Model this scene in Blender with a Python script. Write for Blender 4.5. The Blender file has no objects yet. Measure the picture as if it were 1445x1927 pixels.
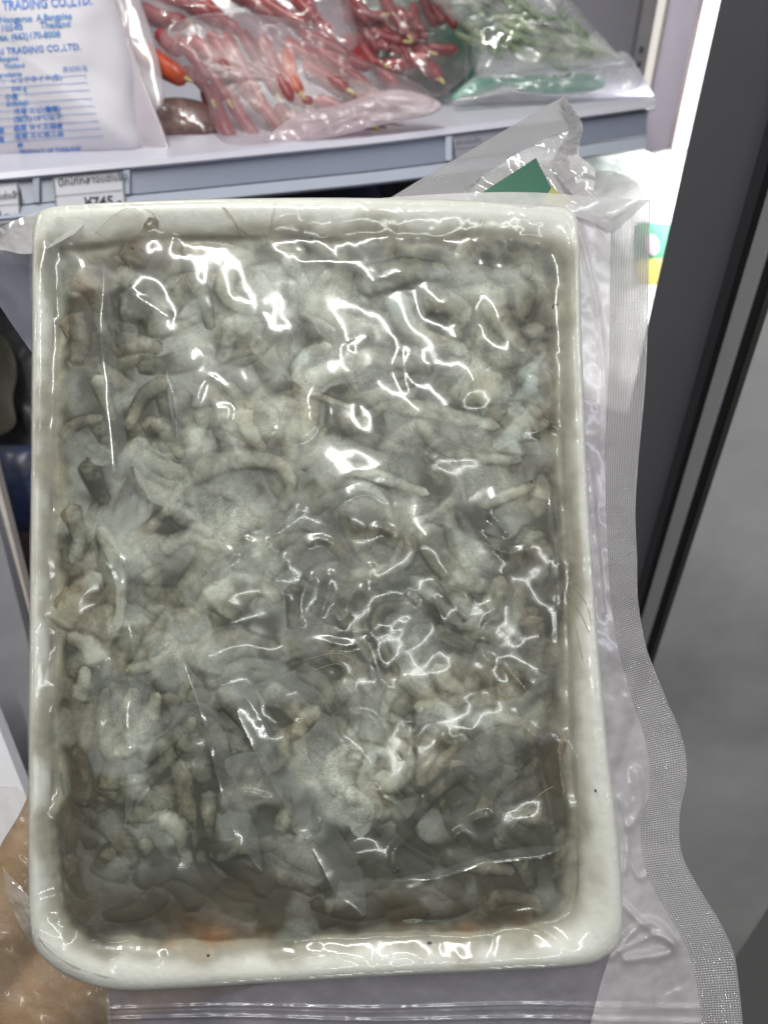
import bpy, bmesh, math, random
import numpy as np
from mathutils import Vector, Matrix, Euler
from mathutils.bvhtree import BVHTree

random.seed(7)
rng = np.random.default_rng(11)
S = bpy.context.scene
COL = S.collection
R = math.radians

# ------------------------------------------------------------ camera, world, lamps, exposure
cam_d = bpy.data.cameras.new('camera')
cam = bpy.data.objects.new('camera', cam_d)
COL.objects.link(cam)
S.camera = cam
CAM_LOC = Vector((0, 0, 1.45))
PITCH = 37.0
cam.location = CAM_LOC
cam.rotation_euler = (R(90 - PITCH), 0, 0)
cam_d.sensor_fit = 'VERTICAL'
cam_d.sensor_height = 36
cam_d.lens = 26
cam_d.clip_start = 0.01
cam_d.clip_end = 30
cam_d.dof.use_dof = True
cam_d.dof.focus_distance = 0.268
cam_d.dof.aperture_fstop = 12
CM = Matrix.Translation(CAM_LOC) @ Euler((R(90 - PITCH), 0, 0)).to_matrix().to_4x4()
FPX = 26 / 36 * 1927

S.view_settings.view_transform = 'Standard'
S.view_settings.look = 'None'
S.view_settings.exposure = -0.66
S.cycles.transparent_max_bounces = 32
S.cycles.max_bounces = 8

wd = bpy.data.worlds.new('World')
S.world = wd
wd.use_nodes = True
wd.node_tree.nodes['Background'].inputs[0].default_value = (0.51, 0.515, 0.50, 1)
wd.node_tree.nodes['Background'].inputs[1].default_value = 0.21


def area(name, loc, target, sx, sy, power, col):
    l = bpy.data.lights.new(name, 'AREA')
    l.shape = 'RECTANGLE'
    l.size = sx
    l.size_y = sy
    l.energy = power
    l.color = col
    o = bpy.data.objects.new(name, l)
    COL.objects.link(o)
    o.location = loc
    d = Vector(target) - Vector(loc)
    o.rotation_euler = d.to_track_quat('-Z', 'Y').to_euler()
    return o


PC = (0, 0.22, 1.27)   # near the pack
area('ceiling_tube', (-0.3, 0.08, 2.75), PC, 1.8, 0.04, 42, (0.99, 1.0, 0.94))
area('ceiling_tube', (0.4, -1.7, 2.75), PC, 1.4, 0.04, 15, (0.96, 1.0, 0.95))
area('freezer_door_led', (0.55, 0.10, 1.60), PC, 0.025, 0.9, 2.2, (0.86, 0.90, 1.0))
area('cabinet_top_led', (0.0, 0.62, 1.98), (0.0, 0.72, 1.2), 1.3, 0.08, 0.22, (0.92, 0.92, 1.0))


def ray(px, py):
    return Vector(((px - 722.5) / FPX, -(py - 963.5) / FPX, -1))


def P(px, py, d):
    return CM @ (ray(px, py) * d)


# ------------------------------------------------------------ object helpers
def tag(o, label=None, cat=None, group=None, kind=None):
    if label: o['label'] = label
    if cat: o['category'] = cat
    if group: o['group'] = group
    if kind: o['kind'] = kind
    return o


def empty(name, loc=(0, 0, 0), label=None, cat=None, group=None):
    o = bpy.data.objects.new(name, None)
    COL.objects.link(o)
    o.location = loc
    o.empty_display_size = 0.02
    tag(o, label, cat, group)
    return o


def link(name, verts, faces, mat, parent=None, smooth=True, uv=None, attrs=None, world=True):
    """verts in world coordinates (or in parent's when world=False)"""
    me = bpy.data.meshes.new(name)
    verts = np.asarray(verts, dtype=np.float64)
    o = bpy.data.objects.new(name, me)
    COL.objects.link(o)
    if parent is not None:
        o.parent = parent
        if world:
            inv = np.array(parent.matrix_basis.inverted())
            if parent.parent is not None:
                inv = np.array((parent.parent.matrix_basis @ parent.matrix_basis).inverted())
            verts = verts @ inv[:3, :3].T + inv[:3, 3]
    elif world:
        c = verts.mean(axis=0)
        c[2] = verts[:, 2].min()
        o.location = c
        verts = verts - c
    if isinstance(faces, np.ndarray):
        n, k = faces.shape
        me.vertices.add(len(verts))
        me.vertices.foreach_set('co', verts.astype(np.float32).ravel())
        me.loops.add(n * k)
        me.loops.foreach_set('vertex_index', faces.astype(np.int32).ravel())
        me.polygons.add(n)
        me.polygons.foreach_set('loop_start', np.arange(0, n * k, k, dtype=np.int32))
        me.update(calc_edges=True)
    else:
        me.from_pydata([tuple(v) for v in verts], [], faces)
    if smooth:
        me.polygons.foreach_set('use_smooth', [True] * len(me.polygons))
    if uv is not None:
        l = me.uv_layers.new(name='UVMap')
        idx = np.zeros(len(me.loops), dtype=np.int32)
        me.loops.foreach_get('vertex_index', idx)
        l.data.foreach_set('uv', np.asarray(uv, dtype=np.float32)[idx].ravel())
    if attrs:
        for k, a in attrs.items():
            a = np.asarray(a, dtype=np.float32)
            if a.ndim == 1:
                at = me.attributes.new(k, 'FLOAT', 'POINT')
                at.data.foreach_set('value', a)
            else:
                at = me.attributes.new(k, 'FLOAT_COLOR', 'POINT')
                at.data.foreach_set('color', np.concatenate([a, np.ones((len(a), 1), np.float32)], 1).ravel())
    me.materials.append(mat)
    me.update()
    return o


def catmull(pts, n, closed=False):
    pts = np.asarray(pts, dtype=float)
    m = len(pts)
    segs = m if closed else m - 1
    out = []
    per = 14
    for i in range(segs):
        if closed:
            p0, p1, p2, p3 = pts[(i - 1) % m], pts[i], pts[(i + 1) % m], pts[(i + 2) % m]
        else:
            p0, p1, p2, p3 = pts[max(i - 1, 0)], pts[i], pts[i + 1], pts[min(i + 2, m - 1)]
        for k in range(per):
            t = k / per
            out.append(0.5 * ((2 * p1) + (-p0 + p2) * t + (2 * p0 - 5 * p1 + 4 * p2 - p3) * t * t + (-p0 + 3 * p1 - 3 * p2 + p3) * t ** 3))
    out.append(pts[0] if closed else pts[-1])
    out = np.array(out)
    if n is None:
        return out
    L = np.concatenate([[0], np.cumsum(np.linalg.norm(np.diff(out[:, :2], axis=0), axis=1))])
    t = np.linspace(0, L[-1], n + (1 if closed else 0))
    res = np.stack([np.interp(t, L, out[:, j]) for j in range(out.shape[1])], 1)
    return res[:-1] if closed else res


# ------------------------------------------------------------ numpy noise
def vnoise(x, y, seed):
    g = np.random.default_rng(seed).random((256, 256)).astype(np.float32)
    xi = np.floor(x).astype(int)
    yi = np.floor(y).astype(int)
    fx = x - xi
    fy = y - yi
    fx = fx * fx * fx * (fx * (fx * 6 - 15) + 10)
    fy = fy * fy * fy * (fy * (fy * 6 - 15) + 10)
    a = g[yi % 256, xi % 256]
    b = g[yi % 256, (xi + 1) % 256]
    c = g[(yi + 1) % 256, xi % 256]
    d = g[(yi + 1) % 256, (xi + 1) % 256]
    return (a + (b - a) * fx) * (1 - fy) + (c + (d - c) * fx) * fy


def fbm(x, y, scale, seed, octv=4, rough=0.5):
    s = 0
    a = 1
    t = 0
    ca, sa = math.cos(0.6), math.sin(0.6)
    x, y = x / scale + 37.1, y / scale + 11.7
    for i in range(octv):
        s = s + a * vnoise(x, y, seed + i)
        t += a
        a *= rough
        x, y = (x * ca - y * sa) * 2.03 + 5.2, (x * sa + y * ca) * 2.03 + 9.1
    return s / t


def sst(e0, e1, x):
    t = np.clip((x - e0) / (e1 - e0), 0, 1)
    return t * t * (3 - 2 * t)


def seg_dist(X, Y, poly, closed=False):
    """distance to a polyline and parameter along it (0..1)"""
    poly = np.asarray(poly, dtype=np.float32)
    best = np.full(X.shape, 1e9, dtype=np.float32)
    par = np.zeros(X.shape, dtype=np.float32)
    n = len(poly)
    m = n if closed else n - 1
    for i in range(m):
        a = poly[i]
        b = poly[(i + 1) % n]
        d = b - a
        L = max(float(d @ d), 1e-9)
        t = np.clip(((X - a[0]) * d[0] + (Y - a[1]) * d[1]) / L, 0, 1)
        q = (X - a[0] - t * d[0]) ** 2 + (Y - a[1] - t * d[1]) ** 2
        k = q < best
        best = np.where(k, q, best)
        par = np.where(k, (i + t) / m, par)
    return np.sqrt(best), par


def inside(X, Y, poly):
    r = np.zeros(X.shape, dtype=bool)
    n = len(poly)
    for i in range(n):
        x1, y1 = poly[i]
        x2, y2 = poly[(i + 1) % n]
        if y1 == y2: continue
        c = ((y1 > Y) != (y2 > Y)) & (X < (x2 - x1) * (Y - y1) / (y2 - y1) + x1)
        r ^= c
    return r


# ------------------------------------------------------------ materials
def nt(name):
    m = bpy.data.materials.new(name)
    m.use_nodes = True
    t = m.node_tree
    t.nodes.clear()
    out = t.nodes.new('ShaderNodeOutputMaterial')
    return m, t, out


def N(t, typ, **kw):
    n = t.nodes.new(typ)
    for k, v in kw.items():
        if k in n.inputs:
            n.inputs[k].default_value = v
        else:
            setattr(n, k, v)
    return n


def simple(name, col, rough=0.5, metal=0.0, noise=0.12, scale=40, bump=0.0, spec=0.5, bscale=None, col2=None, coat=0, sub=0):
    m, t, out = nt(name)
    b = N(t, 'ShaderNodeBsdfPrincipled')
    b.inputs['Roughness'].default_value = rough
    b.inputs['Metallic'].default_value = metal
    b.inputs['Specular IOR Level'].default_value = spec
    b.inputs['Coat Weight'].default_value = coat
    if sub:
        b.inputs['Subsurface Weight'].default_value = sub
        b.inputs['Subsurface Scale'].default_value = 0.004
    tc = N(t, 'ShaderNodeTexCoord')
    nz = N(t, 'ShaderNodeTexNoise', Scale=scale, Detail=6.0, Roughness=0.6)
    t.links.new(tc.outputs['Object'], nz.inputs['Vector'])
    rp = N(t, 'ShaderNodeValToRGB')
    c2 = col2 or tuple(c * (1 - noise) for c in col)
    rp.color_ramp.elements[0].color = (*c2, 1)
    rp.color_ramp.elements[1].color = (*[min(1, c * (1 + noise * 0.6)) for c in col], 1)
    rp.color_ramp.elements[0].position = 0.32
    rp.color_ramp.elements[1].position = 0.68
    t.links.new(nz.outputs['Fac'], rp.inputs[0])
    t.links.new(rp.outputs[0], b.inputs['Base Color'])
    if bump:
        n2 = N(t, 'ShaderNodeTexNoise', Scale=bscale or scale * 4, Detail=5.0)
        t.links.new(tc.outputs['Object'], n2.inputs['Vector'])
        bp = N(t, 'ShaderNodeBump', Strength=bump, Distance=0.002)
        t.links.new(n2.outputs['Fac'], bp.inputs['Height'])
        t.links.new(bp.outputs[0], b.inputs['Normal'])
    t.links.new(b.outputs[0], out.inputs[0])
    return m


def emit(name, col, s):
    m, t, out = nt(name)
    e = N(t, 'ShaderNodeEmission', Strength=s)
    e.inputs[0].default_value = (*col, 1)
    t.links.new(e.outputs[0], out.inputs[0])
    return m


def film(name, haze=0.04, hcol=(0.8, 0.8, 0.8), rough=0.05, gloss=1.0, tint=(1, 1, 1), wrinkle=0.0, wscale=60,
         emboss=0.0, patch=0.0, ior=1.45, bdist=0.001, pscale=60, sheen=0.0):
    """thin plastic sheet: mostly clear, a little milky, with mirror-like glints"""
    m, t, out = nt(name)
    tr = N(t, 'ShaderNodeBsdfTransparent')
    tr.inputs[0].default_value = (*tint, 1)
    df = N(t, 'ShaderNodeBsdfDiffuse')
    df.inputs[0].default_value = (*hcol, 1)
    tl = N(t, 'ShaderNodeBsdfTranslucent')
    tl.inputs[0].default_value = (*hcol, 1)
    mz = N(t, 'ShaderNodeMixShader')
    mz.inputs[0].default_value = 0.4
    t.links.new(df.outputs[0], mz.inputs[1])
    t.links.new(tl.outputs[0], mz.inputs[2])
    mh = N(t, 'ShaderNodeMixShader')
    mh.inputs[0].default_value = haze
    t.links.new(tr.outputs[0], mh.inputs[1])
    t.links.new(mz.outputs[0], mh.inputs[2])
    gl = N(t, 'ShaderNodeBsdfGlossy')
    gl.inputs['Roughness'].default_value = rough
    ge = N(t, 'ShaderNodeNewGeometry')
    dt = N(t, 'ShaderNodeVectorMath', operation='DOT_PRODUCT')
    t.links.new(ge.outputs['Normal'], dt.inputs[0])
    t.links.new(ge.outputs['Incoming'], dt.inputs[1])
    ab = N(t, 'ShaderNodeMath', operation='ABSOLUTE')
    t.links.new(dt.outputs['Value'], ab.inputs[0])
    om = N(t, 'ShaderNodeMath', operation='SUBTRACT')
    om.inputs[0].default_value = 1.0
    t.links.new(ab.outputs[0], om.inputs[1])
    pw = N(t, 'ShaderNodeMath', operation='POWER')
    pw.inputs[1].default_value = 5.0
    t.links.new(om.outputs[0], pw.inputs[0])
    mu = N(t, 'ShaderNodeMath', operation='MULTIPLY_ADD')
    mu.inputs[1].default_value = 0.7
    mu.inputs[2].default_value = 0.04 * gloss
    mu.use_clamp = True
    t.links.new(pw.outputs[0], mu.inputs[0])
    mg = N(t, 'ShaderNodeMixShader')
    t.links.new(mu.outputs[0], mg.inputs[0])
    t.links.new(mh.outputs[0], mg.inputs[1])
    t.links.new(gl.outputs[0], mg.inputs[2])
    gl2 = None
    if sheen:
        gl2 = N(t, 'ShaderNodeBsdfGlossy')
        gl2.inputs['Roughness'].default_value = 0.38
        ms2 = N(t, 'ShaderNodeMixShader')
        ms2.inputs[0].default_value = sheen
        t.links.new(mg.outputs[0], ms2.inputs[1])
        t.links.new(gl2.outputs[0], ms2.inputs[2])
        t.links.new(ms2.outputs[0], out.inputs[0])
    else:
        t.links.new(mg.outputs[0], out.inputs[0])
    tc = N(t, 'ShaderNodeTexCoord')
    if patch:
        nz = N(t, 'ShaderNodeTexNoise', Scale=pscale, Detail=7.0, Roughness=0.62)
        t.links.new(tc.outputs['Object'], nz.inputs['Vector'])
        mr = N(t, 'ShaderNodeMapRange')
        mr.inputs[1].default_value = 0.42
        mr.inputs[2].default_value = 0.62
        mr.inputs[3].default_value = haze
        mr.inputs[4].default_value = min(1, haze + patch)
        t.links.new(nz.outputs['Fac'], mr.inputs[0])
        t.links.new(mr.outputs[0], mh.inputs[0])
    nrm = None
    if wrinkle:
        nz = N(t, 'ShaderNodeTexNoise', Scale=wscale, Detail=3.0, Roughness=0.5, Distortion=0.8)
        t.links.new(tc.outputs['Object'], nz.inputs['Vector'])
        bp = N(t, 'ShaderNodeBump', Strength=wrinkle, Distance=bdist * 1.6)
        t.links.new(nz.outputs['Fac'], bp.inputs['Height'])
        nrm = bp.outputs[0]
    if emboss:
        uvn = N(t, 'ShaderNodeUVMap')
        sep = N(t, 'ShaderNodeSeparateXYZ')
        t.links.new(uvn.outputs[0], sep.inputs[0])
        prod = []
        nzw = N(t, 'ShaderNodeTexNoise', Scale=25.0, Detail=2.0)
        t.links.new(tc.outputs['Object'], nzw.inputs['Vector'])
        for ax, fq in ((0, 1.25), (1, 1.35)):
            a = N(t, 'ShaderNodeMath', operation='MULTIPLY')
            a.inputs[1].default_value = fq * math.pi * 2
            t.links.new(sep.outputs[ax], a.inputs[0])
            ad = N(t, 'ShaderNodeMath', operation='MULTIPLY_ADD')
            ad.inputs[1].default_value = 7.0
            t.links.new(nzw.outputs['Fac'], ad.inputs[0])
            t.links.new(a.outputs[0], ad.inputs[2])
            s = N(t, 'ShaderNodeMath', operation='SINE')
            t.links.new(ad.outputs[0], s.inputs[0])
            prod.append(s)
        p = N(t, 'ShaderNodeMath', operation='ADD')
        t.links.new(prod[0].outputs[0], p.inputs[0])
        t.links.new(prod[1].outputs[0], p.inputs[1])
        bp = N(t, 'ShaderNodeBump', Strength=emboss, Distance=0.0002)
        t.links.new(p.outputs[0], bp.inputs['Height'])
        if nrm: t.links.new(nrm, bp.inputs['Normal'])
        nrm = bp.outputs[0]
    if emboss:
        hb = N(t, 'ShaderNodeMapRange')
        hb.inputs[1].default_value = -1.6
        hb.inputs[2].default_value = 2.0
        hb.inputs[3].default_value = haze - .12
        hb.inputs[4].default_value = haze + .38
        t.links.new(p.outputs[0], hb.inputs[0])
        t.links.new(hb.outputs[0], mh.inputs[0])
    if nrm:
        t.links.new(nrm, gl.inputs['Normal'])
        t.links.new(nrm, df.inputs['Normal'])
    return m


def tray_material():
    m = simple('tray_white', (0.70, 0.69, 0.64), rough=0.5, noise=0.05, scale=45, bump=0.25, bscale=220)
    return m


def glaze_material():
    m, t, out = nt('frozen_glaze')
    at = N(t, 'ShaderNodeAttribute', attribute_name='tint')
    cv = N(t, 'ShaderNodeAttribute', attribute_name='cover')
    fr = N(t, 'ShaderNodeAttribute', attribute_name='frost')
    tc = N(t, 'ShaderNodeTexCoord')
    # fine frost crystals: dark grains between pale ones
    n1 = N(t, 'ShaderNodeTexNoise', Scale=1250.0, Detail=4.0, Roughness=0.7, Distortion=1.4)
    n2 = N(t, 'ShaderNodeTexNoise', Scale=170.0, Detail=3.0, Roughness=0.5)
    for n in (n1, n2): t.links.new(tc.outputs['Object'], n.inputs['Vector'])
    ad = N(t, 'ShaderNodeMath', operation='MULTIPLY_ADD')
    ad.inputs[1].default_value = 0.55
    t.links.new(n2.outputs['Fac'], ad.inputs[0])
    t.links.new(n1.outputs['Fac'], ad.inputs[2])
    rp = N(t, 'ShaderNodeMapRange')
    rp.inputs[1].default_value = 0.64
    rp.inputs[2].default_value = 0.90
    rp.inputs[3].default_value = 0.50
    rp.inputs[4].default_value = 1.28
    t.links.new(ad.outputs[0], rp.inputs[0])
    # only on frost; elsewhere a faint mottling
    mx = N(t, 'ShaderNodeMix', data_type='FLOAT')
    n4 = N(t, 'ShaderNodeTexNoise', Scale=55.0, Detail=3.0)
    t.links.new(tc.outputs['Object'], n4.inputs['Vector'])
    m4 = N(t, 'ShaderNodeMapRange')
    m4.inputs[1].default_value = 0.38
    m4.inputs[2].default_value = 0.62
    m4.inputs[3].default_value = 0.45
    m4.inputs[4].default_value = 1.0
    t.links.new(n4.outputs['Fac'], m4.inputs[0])
    m5 = N(t, 'ShaderNodeMath', operation='MULTIPLY')
    t.links.new(m4.outputs[0], m5.inputs[0])
    t.links.new(fr.outputs['Fac'], m5.inputs[1])
    t.links.new(m5.outputs[0], mx.inputs[0])
    mott = N(t, 'ShaderNodeMapRange')
    mott.inputs[1].default_value = 0.3
    mott.inputs[2].default_value = 0.7
    mott.inputs[3].default_value = 0.91
    mott.inputs[4].default_value = 1.08
    n3 = N(t, 'ShaderNodeTexNoise', Scale=330.0, Detail=6.0, Roughness=0.6)
    t.links.new(tc.outputs['Object'], n3.inputs['Vector'])
    t.links.new(n3.outputs['Fac'], mott.inputs[0])
    t.links.new(mott.outputs[0], mx.inputs[2])
    t.links.new(rp.outputs[0], mx.inputs[3])
    vm = N(t, 'ShaderNodeVectorMath', operation='SCALE')
    t.links.new(at.outputs['Color'], vm.inputs[0])
    t.links.new(mx.outputs[0], vm.inputs['Scale'])
    b = N(t, 'ShaderNodeBsdfPrincipled')
    b.inputs['Roughness'].default_value = 0.55
    b.inputs['Specular IOR Level'].default_value = 0.2
    t.links.new(vm.outputs[0], b.inputs['Base Color'])
    bp = N(t, 'ShaderNodeBump', Strength=0.5, Distance=0.0003)
    t.links.new(n1.outputs['Fac'], bp.inputs['Height'])
    t.links.new(bp.outputs[0], b.inputs['Normal'])
    tr = N(t, 'ShaderNodeBsdfTransparent')
    ms = N(t, 'ShaderNodeMixShader')
    t.links.new(cv.outputs['Fac'], ms.inputs[0])
    t.links.new(tr.outputs[0], ms.inputs[1])
    t.links.new(b.outputs[0], ms.inputs[2])
    t.links.new(ms.outputs[0], out.inputs[0])
    return m


def shrimp_material(name, base, dark, spot):
    m, t, out = nt(name)
    tc = N(t, 'ShaderNodeTexCoord')
    b = N(t, 'ShaderNodeBsdfPrincipled')
    b.inputs['Roughness'].default_value = 0.35
    b.inputs['Subsurface Weight'].default_value = 0.25
    b.inputs['Subsurface Scale'].default_value = 0.003
    n1 = N(t, 'ShaderNodeTexNoise', Scale=140.0, Detail=5.0, Roughness=0.6)
    t.links.new(tc.outputs['Object'], n1.inputs['Vector'])
    rp = N(t, 'ShaderNodeValToRGB')
    rp.color_ramp.elements[0].color = (*dark, 1)
    rp.color_ramp.elements[1].color = (*base, 1)
    rp.color_ramp.elements[0].position = 0.36
    rp.color_ramp.elements[1].position = 0.62
    t.links.new(n1.outputs['Fac'], rp.inputs[0])
    n2 = N(t, 'ShaderNodeTexNoise', Scale=900.0, Detail=2.0)
    t.links.new(tc.outputs['Object'], n2.inputs['Vector'])
    r2 = N(t, 'ShaderNodeValToRGB')
    r2.color_ramp.elements[0].position = 0.66
    r2.color_ramp.elements[0].color = (0, 0, 0, 1)
    r2.color_ramp.elements[1].position = 0.74
    t.links.new(n2.outputs['Fac'], r2.inputs[0])
    mx = N(t, 'ShaderNodeMix', data_type='RGBA')
    mx.inputs[7].default_value = (*spot, 1)
    t.links.new(r2.outputs[0], mx.inputs[0])
    t.links.new(rp.outputs[0], mx.inputs[6])
    t.links.new(mx.outputs[2], b.inputs['Base Color'])
    t.links.new(b.outputs[0], out.inputs[0])
    return m


M = {}
M['tray'] = tray_material()
M['glaze'] = glaze_material()
M['shrimp'] = shrimp_material('shrimp_flesh', (0.34, 0.335, 0.25), (0.15, 0.15, 0.105), (0.05, 0.045, 0.035))
M['shrimp_brown'] = shrimp_material('shrimp_brown', (0.27, 0.225, 0.15), (0.13, 0.10, 0.06), (0.03, 0.025, 0.02))
M['shrimp_dark'] = shrimp_material('shrimp_dark', (0.17, 0.175, 0.14), (0.07, 0.072, 0.055), (0.02, 0.02, 0.018))
M['film'] = film('vacuum_film', haze=0.035, hcol=(0.86, 0.88, 0.84), rough=0.105, gloss=.85, ior=1.5, sheen=0.03)
M['film_strip'] = film('doubled_film', haze=0.11, hcol=(0.78, 0.82, 0.80), rough=0.12, gloss=1.6)
M['bag_clear'] = film('bag_film', haze=0.52, hcol=(0.90, 0.84, 0.88), rough=0.2, gloss=1.3, wrinkle=0.25, wscale=45, patch=0.14, pscale=70)
M['bag_white'] = film('bag_film_milky', haze=0.62, hcol=(0.86, 0.84, 0.84), rough=0.14, gloss=2.2, wrinkle=0.3, wscale=50, patch=0.2)
M['bag_grey'] = film('bag_film_grey', haze=0.5, hcol=(0.42, 0.40, 0.46), rough=0.2, gloss=2.0, wrinkle=0.3, wscale=30, patch=0.25, pscale=55)
M['seal'] = film('embossed_seal', haze=0.60, hcol=(0.93, 0.88, 0.91), rough=0.10, gloss=4.0, emboss=1.0, wrinkle=0.2, wscale=50, patch=0.12)

M['seal_back'] = film('embossed_seal_back', haze=0.74, hcol=(0.90, 0.87, 0.91), rough=0.14, gloss=3.0, emboss=1.0, wrinkle=0.2, wscale=50, patch=0.1)
# ------------------------------------------------------------ the pack: frame and px mapping
TILT = R(5)
OC = ray(612, 1110) * 0.27
YC = Vector((0, math.cos(TILT), -math.sin(TILT)))
ZC = Vector((0, math.sin(TILT), math.cos(TILT)))
PM = CM @ Matrix(((1, 0, 0, OC.x), (0, YC.y, ZC.y, OC.y), (0, YC.z, ZC.z, OC.z), (0, 0, 0, 1)))

pack = empty('seafood_pack', label='vacuum packed white tray of frozen grey shrimps held up in front of the freezer', cat='food pack')
pack.matrix_basis = PM


def L(px, py, w=0.0):
    """photo px on the pack's plane -> pack local coordinates (arrays)"""
    px = np.asarray(px, dtype=float)
    py = np.asarray(py, dtype=float)
    rx = (px - 722.5) / FPX
    ry = -(py - 963.5) / FPX
    t = (OC.dot(ZC) + np.asarray(w, float)) / (ry * ZC.y - ZC.z)
    x = t * rx - OC.x
    y = (t * ry - OC.y) * YC.y + (-t - OC.z) * YC.z
    return np.stack([x, y, np.broadcast_to(np.asarray(w, float), x.shape)], -1)


OUT = [(90,392),(170,384),(350,376),(600,372),(850,376),(1000,383),(1060,390),(1083,408),(1090,450),(1093,600),(1100,800),(1110,1000),(1124,1200),(1142,1400),(1160,1550),(1170,1680),(1168,1760),(1140,1800),(1080,1818),(900,1828),(700,1838),(500,1850),(300,1862),(220,1862),(150,1845),(90,1810),(60,1760),(55,1650),(55,1500),(57,1200),(60,900),(62,650),(62,500),(66,420)]
CON = [(125,490),(190,478),(350,462),(600,468),(850,470),(980,480),(1020,495),(1040,515),(1045,540),(1045,620),(1050,800),(1055,1000),(1060,1200),(1065,1400),(1070,1540),(1075,1640),(1065,1690),(1035,1722),(990,1735),(880,1748),(700,1752),(500,1758),(330,1758),(240,1750),(180,1735),(135,1700),(118,1650),(110,1590),(108,1480),(105,1200),(105,900),(112,650),(115,560),(118,515)]
outl = catmull(OUT, None, True)[:-1]
conl = catmull(CON, None, True)[:-1]
conl = conl * .76 + outl * .24
PROF_S = np.array([-0.3, -0.08, 0, .06, .16, .34, .55, .75, .9, 1.0, 1.15])
PROF_W = np.array([-22, -7, -1.5, 0.9, 1.9, 2.1, 1.3, 0.3, -0.7, -1.3, -5.0]) / 1000


def build_tray():
    rings = []
    prof = [(-0.0, -26), (-0.0, -6), (0.0, -1.5), (.03, .1), (.06, .9), (.11, 1.5), (.16, 1.9), (.25, 2.15), (.34, 2.1), (.45, 1.72), (.55, 1.28), (.65, .78), (.75, .27), (.83, -.2), (.9, -.7), (1.0, -1.35), (1.15, -5), (1.3, -9)]
    n = len(outl)
    V = []
    for s, w in prof:
        p = outl * (1 - s) + conl * s
        if w == -26:
            c = outl.mean(axis=0)
            p = c + (outl - c) * 0.93
        V.append(L(p[:, 0], p[:, 1], w / 1000))
    V = np.concatenate(V)
    F = []
    k = len(prof)
    for r in range(k - 1):
        for i in range(n):
            j = (i + 1) % n
            F.append((r * n + i, r * n + j, (r + 1) * n + j, (r + 1) * n + i))
    F.append(tuple((k - 1) * n + i for i in range(n)))
    F.append(tuple(i for i in reversed(range(n))))
    o = link('tray', V, F, M['tray'], pack, world=False)
    return o


build_tray()

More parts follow.
